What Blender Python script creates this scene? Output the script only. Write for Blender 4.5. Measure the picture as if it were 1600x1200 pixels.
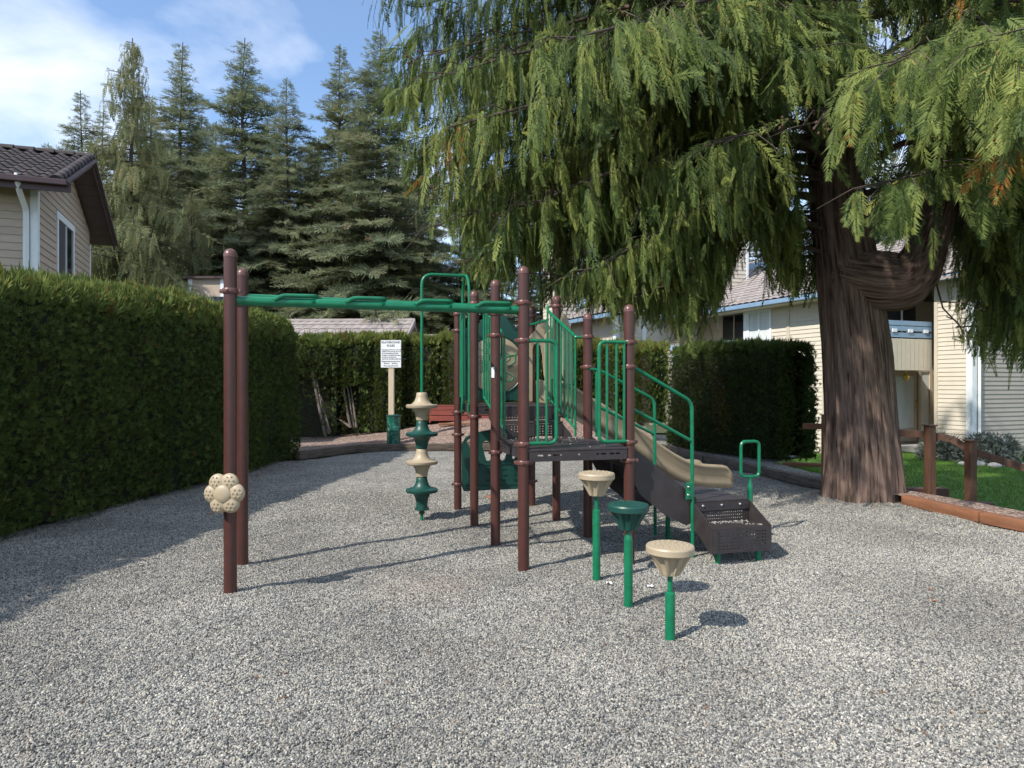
import bpy, bmesh, math, random
import numpy as np
from mathutils import Vector, Matrix, Euler

random.seed(7)
RNG = np.random.default_rng(11)
S = bpy.context.scene
for o in list(bpy.data.objects):
    bpy.data.objects.remove(o)
COL = S.collection
R = math.radians

# ------------------------------------------------------------------ camera
cam = bpy.data.cameras.new("camera")
cam.sensor_width = 36.0
cam.lens = 36.0 * 1060.0 / 1600.0
cam.clip_end = 600.0
cam.clip_start = 0.05
camo = bpy.data.objects.new("camera", cam)
COL.objects.link(camo)
camo.location = (0, 0, 1.5)
camo.rotation_euler = (R(90), 0, 0)
S.camera = camo
FPX = 1060.0

# ------------------------------------------------------------------ light
SUN_EL = R(44)
SUN_D = Vector((0.77, 0.64, 0)).normalized()
S.view_settings.view_transform = 'Standard'
S.view_settings.look = 'None'
S.view_settings.gamma = 1.0
S.view_settings.use_curve_mapping = False
S.view_settings.exposure = 0.62
S.cycles.max_bounces = 6
S.cycles.diffuse_bounces = 3
S.cycles.glossy_bounces = 2
S.cycles.transmission_bounces = 3
S.cycles.transparent_max_bounces = 4
S.cycles.caustics_reflective = False
S.cycles.caustics_refractive = False

sun = bpy.data.lights.new("sun", 'SUN')
sun.energy = 3.7
sun.angle = R(0.8)
sun.color = (1.0, 0.94, 0.85)
suno = bpy.data.objects.new("sun", sun)
COL.objects.link(suno)
sdir = Vector((SUN_D.x * math.cos(SUN_EL), SUN_D.y * math.cos(SUN_EL), -math.sin(SUN_EL)))
suno.rotation_euler = sdir.to_track_quat('-Z', 'Y').to_euler()
suno.location = (-20, -17, 25)

SKY_SEED = 4.6
world = bpy.data.worlds.new("World")
S.world = world
world.use_nodes = True
wn, wl = world.node_tree.nodes, world.node_tree.links
wn.clear()
out = wn.new('ShaderNodeOutputWorld')
sky = wn.new('ShaderNodeTexSky')
sky.sky_type = 'NISHITA'
sky.sun_disc = False
sky.sun_elevation = SUN_EL
sky.sun_rotation = math.atan2(-SUN_D.x, -SUN_D.y)
sky.air_density = 1.0
sky.dust_density = 0.0
sky.ozone_density = 3.0
bg = wn.new('ShaderNodeBackground')
bg.inputs[1].default_value = 0.15
hsv = wn.new('ShaderNodeHueSaturation')
hsv.inputs['Saturation'].default_value = 1.12
wl.new(sky.outputs[0], hsv.inputs['Color'])
wl.new(hsv.outputs[0], bg.inputs[0])
# thin, soft cloud cover over the whole dome
tc = wn.new('ShaderNodeTexCoord')
sep = wn.new('ShaderNodeSeparateXYZ')
wl.new(tc.outputs['Generated'], sep.inputs[0])
zz = wn.new('ShaderNodeMath'); zz.operation = 'MAXIMUM'; zz.inputs[1].default_value = 0.02
wl.new(sep.outputs[2], zz.inputs[0])
za = wn.new('ShaderNodeMath'); za.operation = 'ADD'; za.inputs[1].default_value = 0.25
wl.new(zz.outputs[0], za.inputs[0])
dx = wn.new('ShaderNodeMath'); dx.operation = 'DIVIDE'
wl.new(sep.outputs[0], dx.inputs[0]); wl.new(za.outputs[0], dx.inputs[1])
dy = wn.new('ShaderNodeMath'); dy.operation = 'DIVIDE'
wl.new(sep.outputs[1], dy.inputs[0]); wl.new(za.outputs[0], dy.inputs[1])
cmb = wn.new('ShaderNodeCombineXYZ')
wl.new(dx.outputs[0], cmb.inputs[0]); wl.new(dy.outputs[0], cmb.inputs[1])
cmb.inputs[2].default_value = SKY_SEED
nz = wn.new('ShaderNodeTexNoise')
nz.inputs['Scale'].default_value = 1.7
nz.inputs['Detail'].default_value = 7
nz.inputs['Roughness'].default_value = 0.52
nz.inputs['Distortion'].default_value = 0.35
wl.new(cmb.outputs[0], nz.inputs['Vector'])
cr = wn.new('ShaderNodeValToRGB')
cr.color_ramp.elements[0].position = 0.40
cr.color_ramp.elements[0].color = (0.10, 0.10, 0.10, 1)
cr.color_ramp.elements[1].position = 0.64
cr.color_ramp.elements[1].color = (0.95, 0.95, 0.95, 1)
wl.new(nz.outputs['Fac'], cr.inputs[0])
cbg = wn.new('ShaderNodeBackground')
cbg.inputs[0].default_value = (0.82, 0.88, 0.97, 1)
cbg.inputs[1].default_value = 0.92
mx = wn.new('ShaderNodeMixShader')
wl.new(cr.outputs[0], mx.inputs[0])
wl.new(bg.outputs[0], mx.inputs[1])
wl.new(cbg.outputs[0], mx.inputs[2])
wl.new(mx.outputs[0], out.inputs[0])

# ------------------------------------------------------------------ materials
def new_mat(name):
    m = bpy.data.materials.new(name)
    m.use_nodes = True
    nt = m.node_tree
    return m, nt, nt.nodes['Principled BSDF'], nt.nodes, nt.links

def mat(name, col, rough=0.6, var=0.15, scale=8.0, bump=0.0, bscale=40.0, stretch=None,
        spec=0.5, rand=0.0, col2=None, dirt=None, metallic=0.0, coat=0.0):
    """base colour broken up by noise (own colour variation), optional fine bump and per-object variation"""
    m, nt, p, n, l = new_mat(name)
    p.inputs['Roughness'].default_value = rough
    p.inputs['Specular IOR Level'].default_value = spec
    p.inputs['Metallic'].default_value = metallic
    tcn = n.new('ShaderNodeTexCoord')
    mp = n.new('ShaderNodeMapping')
    l.new(tcn.outputs['Object'], mp.inputs[0])
    if stretch:
        mp.inputs['Scale'].default_value = stretch
    nn = n.new('ShaderNodeTexNoise')
    nn.inputs['Scale'].default_value = scale
    nn.inputs['Detail'].default_value = 6
    nn.inputs['Roughness'].default_value = 0.62
    l.new(mp.outputs[0], nn.inputs['Vector'])
    rp = n.new('ShaderNodeValToRGB')
    a = [max(0, c * (1 - var)) for c in col]
    b = [min(1, c * (1 + var)) for c in (col2 or col)]
    rp.color_ramp.elements[0].color = (*a, 1)
    rp.color_ramp.elements[0].position = 0.3
    rp.color_ramp.elements[1].color = (*b, 1)
    rp.color_ramp.elements[1].position = 0.7
    l.new(nn.outputs['Fac'], rp.inputs[0])
    cur = rp.outputs[0]
    if dirt:
        n2 = n.new('ShaderNodeTexNoise')
        n2.inputs['Scale'].default_value = dirt[1]
        n2.inputs['Detail'].default_value = 8
        n2.inputs['Roughness'].default_value = 0.7
        l.new(mp.outputs[0], n2.inputs['Vector'])
        r2 = n.new('ShaderNodeValToRGB')
        r2.color_ramp.elements[0].position = dirt[2]
        r2.color_ramp.elements[0].color = (0, 0, 0, 1)
        r2.color_ramp.elements[1].position = min(1, dirt[2] + 0.12)
        r2.color_ramp.elements[1].color = (dirt[3],) * 3 + (1,)
        l.new(n2.outputs['Fac'], r2.inputs[0])
        mxn = n.new('ShaderNodeMixRGB')
        mxn.inputs[2].default_value = (*dirt[0], 1)
        l.new(r2.outputs[0], mxn.inputs[0])
        l.new(cur, mxn.inputs[1])
        cur = mxn.outputs[0]
    if rand:
        oi = n.new('ShaderNodeObjectInfo')
        hs = n.new('ShaderNodeHueSaturation')
        ma = n.new('ShaderNodeMath'); ma.operation = 'MULTIPLY_ADD'
        ma.inputs[1].default_value = 2 * rand
        ma.inputs[2].default_value = 1 - rand
        l.new(oi.outputs['Random'], ma.inputs[0])
        l.new(ma.outputs[0], hs.inputs['Value'])
        l.new(cur, hs.inputs['Color'])
        cur = hs.outputs[0]
    l.new(cur, p.inputs['Base Color'])
    if bump:
        nb = n.new('ShaderNodeTexNoise')
        nb.inputs['Scale'].default_value = bscale
        nb.inputs['Detail'].default_value = 5
        l.new(mp.outputs[0], nb.inputs['Vector'])
        bp = n.new('ShaderNodeBump')
        bp.inputs['Strength'].default_value = bump
        bp.inputs['Distance'].default_value = 0.01
        l.new(nb.outputs['Fac'], bp.inputs['Height'])
        l.new(bp.outputs[0], p.inputs['Normal'])
    if coat:
        p.inputs['Coat Weight'].default_value = coat
    return m

def leaf_mat(name, stops, trans=0.28, rough=0.65):
    """foliage: colour picked per leaf from the 'tint' attribute, a little light through the leaf"""
    m, nt, p, n, l = new_mat(name)
    at = n.new('ShaderNodeAttribute'); at.attribute_name = 'tint'
    rp = n.new('ShaderNodeValToRGB')
    els = rp.color_ramp.elements
    els[0].position, els[0].color = stops[0][0], (*stops[0][1], 1)
    els[1].position, els[1].color = stops[-1][0], (*stops[-1][1], 1)
    for pos, c in stops[1:-1]:
        e = els.new(pos); e.color = (*c, 1)
    l.new(at.outputs['Fac'], rp.inputs[0])
    l.new(rp.outputs[0], p.inputs['Base Color'])
    p.inputs['Roughness'].default_value = rough
    p.inputs['Specular IOR Level'].default_value = 0.25
    tr = n.new('ShaderNodeBsdfTranslucent')
    l.new(rp.outputs[0], tr.inputs[0])
    ms = n.new('ShaderNodeMixShader'); ms.inputs[0].default_value = trans
    l.new(p.outputs[0], ms.inputs[1]); l.new(tr.outputs[0], ms.inputs[2])
    l.new(ms.outputs[0], n['Material Output'].inputs[0])
    return m

M = {}
M['post'] = mat('brown_paint', (0.074, 0.027, 0.021), 0.38, 0.12, 9, 0.03, 90, dirt=((0.30, 0.18, 0.15), 26, 0.66, 0.6))
M['cap'] = mat('brown_cap', (0.13, 0.055, 0.045), 0.34, 0.2, 20, 0.02, 90)
M['green'] = mat('green_tube_paint', (0.004, 0.155, 0.070), 0.33, 0.2, 12, 0.02, 120, dirt=((0.09, 0.22, 0.15), 30, 0.66, 0.6))
M['dkgreen'] = mat('dark_green_plastic', (0.008, 0.062, 0.048), 0.42, 0.18, 7, 0.05, 120)
M['tan'] = mat('tan_plastic', (0.40, 0.325, 0.22), 0.45, 0.07, 6, 0.06, 140, dirt=((0.32, 0.26, 0.17), 9, 0.58, 0.35))
M['slide'] = mat('slide_plastic', (0.32, 0.255, 0.17), 0.42, 0.10, 4, 0.04, 90, dirt=((0.27, 0.21, 0.13), 6, 0.55, 0.4))
M['deck'] = mat('deck_coating', (0.036, 0.029, 0.030), 0.52, 0.25, 9, 0.12, 160, dirt=((0.12, 0.105, 0.095), 14, 0.6, 0.4))
M['bolt'] = mat('zinc_bolt', (0.6, 0.6, 0.6), 0.3, 0.1, 30, metallic=0.9)
M['white'] = mat('white_paint', (0.78, 0.79, 0.80), 0.5, 0.05, 6, 0.02, 60)
M['sign'] = mat('sign_white', (0.78, 0.80, 0.82), 0.45, 0.03, 4)
M['ink'] = mat('sign_ink', (0.03, 0.03, 0.035), 0.6, 0.1, 30)
M['ginkg'] = mat('green_engraving', (0.01, 0.25, 0.10), 0.5, 0.1, 30)
M['ginkd'] = mat('dark_engraving', (0.06, 0.065, 0.045), 0.6, 0.1, 30)
M['wood_or'] = mat('orange_stained_wood', (0.25, 0.105, 0.05), 0.68, 0.35, 3.0, 0.25, 30, stretch=(1, 8, 8), dirt=((0.12, 0.075, 0.05), 6, 0.52, 0.7))
M['wood_dk'] = mat('dark_stained_wood', (0.085, 0.040, 0.022), 0.66, 0.35, 3.0, 0.25, 30, stretch=(6, 6, 1), dirt=((0.16, 0.06, 0.03), 5, 0.58, 0.5))
M['wood_dkx'] = mat('dark_stained_timber', (0.085, 0.036, 0.026), 0.65, 0.3, 3.0, 0.25, 30, stretch=(1, 8, 8), rand=0.15)
M['wood_red'] = mat('red_stained_wood', (0.23, 0.055, 0.04), 0.6, 0.25, 3.0, 0.2, 30, stretch=(1, 8, 8), rand=0.12)
M['wood_gr'] = mat('weathered_timber', (0.135, 0.105, 0.082), 0.85, 0.45, 3.5, 0.5, 26, stretch=(1, 9, 9), dirt=((0.05, 0.038, 0.03), 6, 0.5, 0.8))
M['wood_pl'] = mat('pale_sign_post_wood', (0.55, 0.45, 0.33), 0.7, 0.14, 4, 0.15, 30, stretch=(8, 8, 1))
M['bark'] = mat('cedar_bark', (0.165, 0.114, 0.090), 0.95, 0.6, 6.0, 1.0, 22, stretch=(4.2, 4.2, 0.2), spec=.2, dirt=((0.035, 0.02, 0.016), 6.5, 0.50, 0.95))
_nt = M['bark'].node_tree        # bark fibres follow the stem: co-ordinates stored along each stem
_at = _nt.nodes.new('ShaderNodeAttribute'); _at.attribute_name = 'barkco'
for _l in list(_nt.links):
    if _l.from_node.type == 'TEX_COORD':
        _to = _l.to_socket; _nt.links.remove(_l); _nt.links.new(_at.outputs['Vector'], _to)
M['firbark'] = mat('fir_bark', (0.10, 0.085, 0.075), 0.95, 0.3, 5, 0.5, 20, stretch=(3, 3, .6))
M['stem'] = mat('bare_shrub_stem', (0.15, 0.122, 0.10), 0.9, 0.3, 6, 0.4, 30, stretch=(4, 4, .6))
M['twig'] = mat('cedar_twig', (0.075, 0.055, 0.042), 0.9, 0.3, 8)
M['side_l'] = mat('taupe_siding', (0.44, 0.36, 0.285), 0.7, 0.07, 2.5, 0.12, 60, stretch=(1, 1, 6), rand=0.05)
M['side_r'] = mat('cream_siding', (0.60, 0.54, 0.445), 0.7, 0.06, 2.5, 0.1, 60, rand=0.03)
M['side_shade'] = mat('shaded_cream_siding', (0.36, 0.32, 0.285), 0.7, 0.06, 2.5, 0.1, 60)  # cream siding darkened: the shade on these walls is put into the colour
M['trim_w'] = mat('white_trim', (0.74, 0.78, 0.80), 0.5, 0.04, 5)
M['trim_c'] = mat('cream_trim', (0.55, 0.49, 0.39), 0.55, 0.05, 5)
M['fascia'] = mat('plum_brown_fascia', (0.060, 0.032, 0.036), 0.5, 0.12, 5, 0.03, 40)
M['soffit'] = mat('soffit_board', (0.13, 0.10, 0.105), 0.7, 0.1, 5)
M['gutter'] = mat('blue_gutter', (0.20, 0.31, 0.44), 0.45, 0.08, 5)
M['bluerail'] = mat('blue_rail', (0.30, 0.47, 0.66), 0.5, 0.08, 5)
M['tile_d'] = mat('dark_mossy_tile', (0.052, 0.042, 0.043), 0.9, 0.4, 9, 0.5, 40, rand=0.25, dirt=((0.12, 0.065, 0.04), 7, 0.58, 0.5))
M['tile_g'] = mat('grey_concrete_tile', (0.30, 0.265, 0.25), 0.9, 0.3, 3, 0.4, 40, dirt=((0.2, 0.15, 0.13), 6, 0.55, 0.5))
M['glass_d'] = mat('dark_window_glass', (0.02, 0.025, 0.03), 0.06, 0.1, 3, spec=0.8)
M['screen'] = mat('window_screen', (0.055, 0.058, 0.066), 0.6, 0.1, 30)
M['blind'] = mat('pale_curtained_glass', (0.62, 0.66, 0.66), 0.25, 0.12, 3, stretch=(1, 1, 0.3))
M['doorc'] = mat('cream_door', (0.50, 0.42, 0.32), 0.5, 0.05, 5)
M['brass'] = mat('brass', (0.55, 0.36, 0.13), 0.3, 0.1, 20, metallic=0.9)
M['dark'] = mat('dark_interior', (0.02, 0.018, 0.018), 0.8, 0.2, 6)
M['concrete'] = mat('concrete', (0.38, 0.36, 0.34), 0.9, 0.15, 6, 0.2, 40)
M['can'] = mat('worn_green_can', (0.008, 0.115, 0.075), 0.4, 0.18, 10, 0.03, 60, dirt=((0.22, 0.42, 0.38), 16, 0.52, 0.75))
M['paper'] = mat('white_paper', (0.82, 0.82, 0.82), 0.7, 0.03, 9)
M['deadleaf'] = mat('dead_leaf', (0.33, 0.10, 0.035), 0.8, 0.25, 30)
M['rock'] = mat('pale_rock', (0.45, 0.42, 0.38), 0.9, 0.25, 12, 0.4, 30, rand=0.2)
M['cone'] = mat('dry_seed_cone', (0.10, 0.055, 0.032), 0.9, 0.4, 40)
M['core'] = mat('hedge_dark_core', (0.022, 0.024, 0.012), 0.95, 0.5, 20, 0.6, 30)  # dark twig colour for the solid light-blocking core
M['leaf_cedar'] = leaf_mat('cedar_foliage', [(0.0, (0.028, 0.048, 0.015)), (0.28, (0.075, 0.120, 0.034)), (0.60, (0.170, 0.222, 0.058)),
                                             (0.88, (0.295, 0.325, 0.084)), (0.93, (0.28, 0.20, 0.045)), (1.0, (0.34, 0.13, 0.03))], 0.38)
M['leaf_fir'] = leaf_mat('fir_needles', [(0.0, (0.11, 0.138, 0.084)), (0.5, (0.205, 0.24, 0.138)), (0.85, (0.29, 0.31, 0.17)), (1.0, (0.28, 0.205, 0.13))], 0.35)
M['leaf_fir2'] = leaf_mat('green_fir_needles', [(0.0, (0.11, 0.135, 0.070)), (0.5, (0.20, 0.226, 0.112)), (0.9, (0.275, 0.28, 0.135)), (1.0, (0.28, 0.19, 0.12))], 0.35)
M['leaf_olive'] = leaf_mat('weeping_olive_foliage', [(0.0, (0.11, 0.132, 0.068)), (0.5, (0.20, 0.22, 0.105)), (0.85, (0.28, 0.275, 0.125)), (1.0, (0.30, 0.21, 0.09))], 0.33)
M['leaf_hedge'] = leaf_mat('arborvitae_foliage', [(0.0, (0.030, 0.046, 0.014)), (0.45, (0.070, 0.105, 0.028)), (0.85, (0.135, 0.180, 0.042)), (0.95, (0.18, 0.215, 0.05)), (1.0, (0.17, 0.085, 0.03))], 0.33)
M['leaf_sage'] = leaf_mat('silvery_shrub_leaves', [(0.0, (0.10, 0.115, 0.09)), (1.0, (0.28, 0.30, 0.25))], 0.15)
M['grass'] = leaf_mat('grass_blades', [(0.0, (0.06, 0.14, 0.017)), (0.6, (0.11, 0.235, 0.032)), (1.0, (0.20, 0.29, 0.05))], 0.3)

def palette_nodes(n, l, fac, stops):
    rp = n.new('ShaderNodeValToRGB')
    rp.color_ramp.interpolation = 'LINEAR'
    els = rp.color_ramp.elements
    els[0].position, els[0].color = stops[0][0], (*stops[0][1], 1)
    els[1].position, els[1].color = stops[-1][0], (*stops[-1][1], 1)
    for pos, c in stops[1:-1]:
        e = els.new(pos); e.color = (*c, 1)
    l.new(fac, rp.inputs[0])
    return rp.outputs[0]

GREY = [(0.0, (0.052, 0.053, 0.053)), (0.2, (0.130, 0.131, 0.127)), (0.48, (0.240, 0.235, 0.217)), (0.72, (0.350, 0.339, 0.299)),
        (0.88, (0.48, 0.458, 0.395)), (0.93, (0.305, 0.248, 0.18)), (1.0, (0.63, 0.61, 0.55))]
PINK = [(0.0, (0.08, 0.055, 0.048)), (0.3, (0.18, 0.115, 0.09)), (0.6, (0.28, 0.19, 0.15)), (0.85, (0.38, 0.29, 0.24)), (1.0, (0.52, 0.45, 0.39))]

def gravel_mat(name, stops, cell=62.0, inst=False):
    m, nt, p, n, l = new_mat(name)
    p.inputs['Roughness'].default_value = 0.85
    p.inputs['Specular IOR Level'].default_value = 0.3
    if inst:
        oi = n.new('ShaderNodeObjectInfo')
        c0 = palette_nodes(n, l, oi.outputs['Random'], stops)
        ge = n.new('ShaderNodeNewGeometry')
        nb = n.new('ShaderNodeTexNoise'); nb.inputs['Scale'].default_value = 0.8; nb.inputs['Detail'].default_value = 6
        l.new(ge.outputs['Position'], nb.inputs['Vector'])
        mr = n.new('ShaderNodeMapRange')
        mr.inputs[1].default_value = 0.32; mr.inputs[2].default_value = 0.68
        mr.inputs[3].default_value = 0.70; mr.inputs[4].default_value = 1.16
        l.new(nb.outputs['Fac'], mr.inputs[0])
        hs = n.new('ShaderNodeHueSaturation')
        l.new(mr.outputs[0], hs.inputs['Value']); l.new(c0, hs.inputs['Color'])
        # rust-brown dusty patches where the sand shows
        vd = n.new('ShaderNodeVectorMath'); vd.operation = 'DISTANCE'
        vd.inputs[1].default_value = (-0.62, 5.05, 0)
        l.new(ge.outputs['Position'], vd.inputs[0])
        m2 = n.new('ShaderNodeMapRange'); m2.inputs[1].default_value = 0.55; m2.inputs[2].default_value = 0.05
        m2.inputs[3].default_value = 0.0; m2.inputs[4].default_value = 0.42
        l.new(vd.outputs['Value'], m2.inputs[0])
        mm = n.new('ShaderNodeMath'); mm.operation = 'MULTIPLY'
        n3 = n.new('ShaderNodeTexNoise'); n3.inputs['Scale'].default_value = 6.0
        l.new(ge.outputs['Position'], n3.inputs['Vector'])
        l.new(m2.outputs[0], mm.inputs[0]); l.new(n3.outputs['Fac'], mm.inputs[1])
        mxn = n.new('ShaderNodeMixRGB'); mxn.inputs[2].default_value = (0.26, 0.15, 0.11, 1)
        l.new(mm.outputs[0], mxn.inputs[0]); l.new(hs.outputs[0], mxn.inputs[1])
        l.new(mxn.outputs[0], p.inputs['Base Color'])
        return m
    tcn = n.new('ShaderNodeTexCoord')
    v = n.new('ShaderNodeTexVoronoi'); v.inputs['Scale'].default_value = cell
    l.new(tcn.outputs['Object'], v.inputs['Vector'])
    wn_ = n.new('ShaderNodeSeparateColor')
    l.new(v.outputs['Color'], wn_.inputs[0])
    c0 = palette_nodes(n, l, wn_.outputs[0], stops)
    # dusty / damp patches
    nb = n.new('ShaderNodeTexNoise'); nb.inputs['Scale'].default_value = 1.1; nb.inputs['Detail'].default_value = 5
    l.new(tcn.outputs['Object'], nb.inputs['Vector'])
    mr = n.new('ShaderNodeMapRange')
    mr.inputs[1].default_value = 0.3; mr.inputs[2].default_value = 0.7
    mr.inputs[3].default_value = 0.80; mr.inputs[4].default_value = 1.12
    l.new(nb.outputs['Fac'], mr.inputs[0])
    hs = n.new('ShaderNodeHueSaturation')
    l.new(mr.outputs[0], hs.inputs['Value']); l.new(c0, hs.inputs['Color'])
    l.new(hs.outputs[0], p.inputs['Base Color'])
    mu = n.new('ShaderNodeMath'); mu.operation = 'MULTIPLY'; mu.inputs[1].default_value = -1.0
    l.new(v.outputs['Distance'], mu.inputs[0])
    bp = n.new('ShaderNodeBump'); bp.inputs['Strength'].default_value = 0.95
    bp.inputs['Distance'].default_value = 0.012
    l.new(mu.outputs[0], bp.inputs['Height'])
    l.new(bp.outputs[0], p.inputs['Normal'])
    return m
M['gravel'] = gravel_mat('gravel_surface', GREY, 66)
M['pebble'] = gravel_mat('gravel_pebble', GREY, inst=True)
M['pinkgravel'] = gravel_mat('reddish_gravel_surface', PINK, 44)
M['lawn'] = mat('lawn_turf', (0.075, 0.165, 0.022), 0.9, 0.3, 6, 0.6, 60)
M['soil'] = mat('soil', (0.06, 0.07, 0.03), 0.95, 0.4, 2, 0.4, 20)

# ------------------------------------------------------------------ helpers
def link(name, me, m=None, parent=None, loc=None, rot=None):
    o = bpy.data.objects.new(name, me)
    COL.objects.link(o)
    if m is not None and me is not None:
        me.materials.clear()
        for x in (m if isinstance(m, (list, tuple)) else [m]):
            me.materials.append(x)
    if parent is not None:
        o.parent = parent
    if loc is not None:
        o.location = loc
    if rot is not None:
        o.rotation_euler = rot
    return o

def tag(o, label=None, cat=None, group=None, kind=None):
    if label: o['label'] = label
    if cat: o['category'] = cat
    if group: o['group'] = group
    if kind: o['kind'] = kind
    return o

def empty(name, loc=(0, 0, 0), rz=0.0, label=None, cat=None, group=None):
    o = bpy.data.objects.new(name, None)
    o.empty_display_size = 0.2
    COL.objects.link(o)
    o.location = loc
    o.rotation_euler = (0, 0, rz)
    return tag(o, label, cat, group)

class MB:
    """collects shapes into one bmesh"""
    def __init__(self):
        self.bm = bmesh.new()
    def box(self, c, s, rot=None, bevel=0.0):
        r = bmesh.ops.create_cube(self.bm, size=1.0)
        vs = r['verts']
        mt = Matrix.Translation(Vector(c)) @ (rot.to_matrix().to_4x4() if rot else Matrix()) @ Matrix.Diagonal((*s, 1))
        bmesh.ops.transform(self.bm, matrix=mt, verts=vs)
        if bevel:
            es = list({e for v in vs for e in v.link_edges})
            bmesh.ops.bevel(self.bm, geom=es, offset=bevel, segments=2, profile=0.6, affect='EDGES')
        return self
    def bar(self, a, b, w, h, bevel=0.0, up=(0, 0, 1)):
        a, b = Vector(a), Vector(b)
        d = b - a
        x = d.normalized()
        y = Vector(up).cross(x).normalized()
        z = x.cross(y)
        rm = Matrix((x, y, z)).transposed().to_4x4()
        r = bmesh.ops.create_cube(self.bm, size=1.0)
        vs = r['verts']
        bmesh.ops.transform(self.bm, matrix=Matrix.Translation((a + b) / 2) @ rm @ Matrix.Diagonal((d.length, w, h, 1)), verts=vs)
        if bevel:
            es = list({e for v in vs for e in v.link_edges})
            bmesh.ops.bevel(self.bm, geom=es, offset=bevel, segments=2, profile=0.6, affect='EDGES')
        return self
    def tube(self, pts, r, n=10, caps=True):
        pts = [Vector(p) for p in pts]
        rad = r if isinstance(r, (list, tuple)) else [r] * len(pts)
        rings = []
        up = None
        for i, p in enumerate(pts):
            if i == 0: t = (pts[1] - p).normalized()
            elif i == len(pts) - 1: t = (p - pts[i - 1]).normalized()
            else: t = ((pts[i + 1] - p).normalized() + (p - pts[i - 1]).normalized()).normalized()
            if up is None:
                up = Vector((0, 0, 1)) if abs(t.z) < 0.9 else Vector((1, 0, 0))
            s = t.cross(up).normalized()
            up = s.cross(t).normalized()
            rings.append([self.bm.verts.new(p + (s * math.cos(a) + up * math.sin(a)) * rad[i])
                          for a in (2 * math.pi * k / n for k in range(n))])
        for a, b in zip(rings, rings[1:]):
            for k in range(n):
                self.bm.faces.new((a[k], a[(k + 1) % n], b[(k + 1) % n], b[k]))
        if caps:
            self.bm.faces.new(rings[0][::-1]); self.bm.faces.new(rings[-1])
        return self
    def lathe(self, prof, n=24, c=(0, 0, 0), rot=None):
        c = Vector(c)
        def P(r, z, a):
            v = Vector((r * math.cos(a), r * math.sin(a), z))
            if rot: v = rot @ v
            return self.bm.verts.new(c + v)
        rings = []
        for r, z in prof:
            if r < 1e-6:
                rings.append([P(0, z, 0)])
            else:
                rings.append([P(r, z, 2 * math.pi * k / n) for k in range(n)])
        for a, b in zip(rings, rings[1:]):
            for k in range(n):
                if len(a) == 1 and len(b) == 1: continue
                if len(a) == 1: self.bm.faces.new((a[0], b[(k + 1) % n], b[k]))
                elif len(b) == 1: self.bm.faces.new((a[k], a[(k + 1) % n], b[0]))
                else: self.bm.faces.new((a[k], a[(k + 1) % n], b[(k + 1) % n], b[k]))
        return self
    def prism(self, poly, origin, ax, ay, depth):
        """outline poly (2d) in plane (ax, ay) from origin, thickness depth along ax x ay (centred)"""
        ax, ay = Vector(ax).normalized(), Vector(ay).normalized()
        nn = ax.cross(ay)
        o = Vector(origin)
        f = [self.bm.verts.new(o + ax * x + ay * y + nn * depth / 2) for x, y in poly]
        b = [self.bm.verts.new(o + ax * x + ay * y - nn * depth / 2) for x, y in poly]
        self.bm.faces.new(f); self.bm.faces.new(b[::-1])
        k = len(poly)
        for i in range(k):
            self.bm.faces.new((f[i], b[i], b[(i + 1) % k], f[(i + 1) % k]))
        return self
    def sphere(self, c, r, s=(1, 1, 1), sub=2):
        q = bmesh.ops.create_icosphere(self.bm, subdivisions=sub, radius=r)
        bmesh.ops.transform(self.bm, matrix=Matrix.Translation(Vector(c)) @ Matrix.Diagonal((*s, 1)), verts=q['verts'])
        return self
    def quad(self, *p):
        self.bm.faces.new([self.bm.verts.new(Vector(q)) for q in p])
        return self
    def mesh(self, name, smooth=False, angle=35):
        bmesh.ops.recalc_face_normals(self.bm, faces=self.bm.faces)
        me = bpy.data.meshes.new(name)
        self.bm.to_mesh(me)
        self.bm.free()
        if smooth:
            me.polygons.foreach_set('use_smooth', [True] * len(me.polygons))
            try:
                me.set_sharp_from_angle(angle=R(angle))
            except Exception:
                pass
        return me
    def build(self, name, m, parent=None, smooth=False, loc=None, rot=None, angle=35):
        return link(name, self.mesh(name, smooth, angle), m, parent, loc, rot)

def fillet(pts, r, seg=5):
    pts = [Vector(p) for p in pts]
    outp = [pts[0]]
    for a, b, c in zip(pts, pts[1:], pts[2:]):
        d1, d2 = (a - b), (c - b)
        q = min(r, d1.length * 0.49, d2.length * 0.49)
        p1, p2 = b + d1.normalized() * q, b + d2.normalized() * q
        for k in range(seg + 1):
            t = k / seg
            outp.append(p1 * (1 - t) ** 2 + b * 2 * t * (1 - t) + p2 * t * t)
    outp.append(pts[-1])
    return outp

def np_mesh(name, V, F, m, parent=None, tint=None, smooth=False, loc=None):
    """fast mesh from arrays; F is (k, 3) or (k, 4)"""
    V = np.asarray(V, dtype=np.float32); F = np.asarray(F, dtype=np.int32)
    me = bpy.data.meshes.new(name)
    me.vertices.add(len(V))
    me.vertices.foreach_set('co', V.ravel())
    k = F.shape[1]
    me.loops.add(F.size)
    me.loops.foreach_set('vertex_index', F.ravel())
    me.polygons.add(len(F))
    me.polygons.foreach_set('loop_start', np.arange(0, F.size, k, dtype=np.int32))
    me.update(calc_edges=True)
    if smooth:
        me.polygons.foreach_set('use_smooth', np.ones(len(F), dtype=bool))
    if tint is not None:
        a = me.attributes.new('tint', 'FLOAT', 'FACE')
        a.data.foreach_set('value', np.asarray(tint, dtype=np.float32))
    return link(name, me, m, parent, loc)

def frames(f, up):
    """(N,3,3) rotation, columns x = side, y = f, z = up-ish"""
    f = f / np.linalg.norm(f, axis=1, keepdims=True)
    x = np.cross(f, up)
    x /= np.maximum(np.linalg.norm(x, axis=1, keepdims=True), 1e-6)
    z = np.cross(x, f)
    return np.stack([x, f, z], axis=2)

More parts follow.
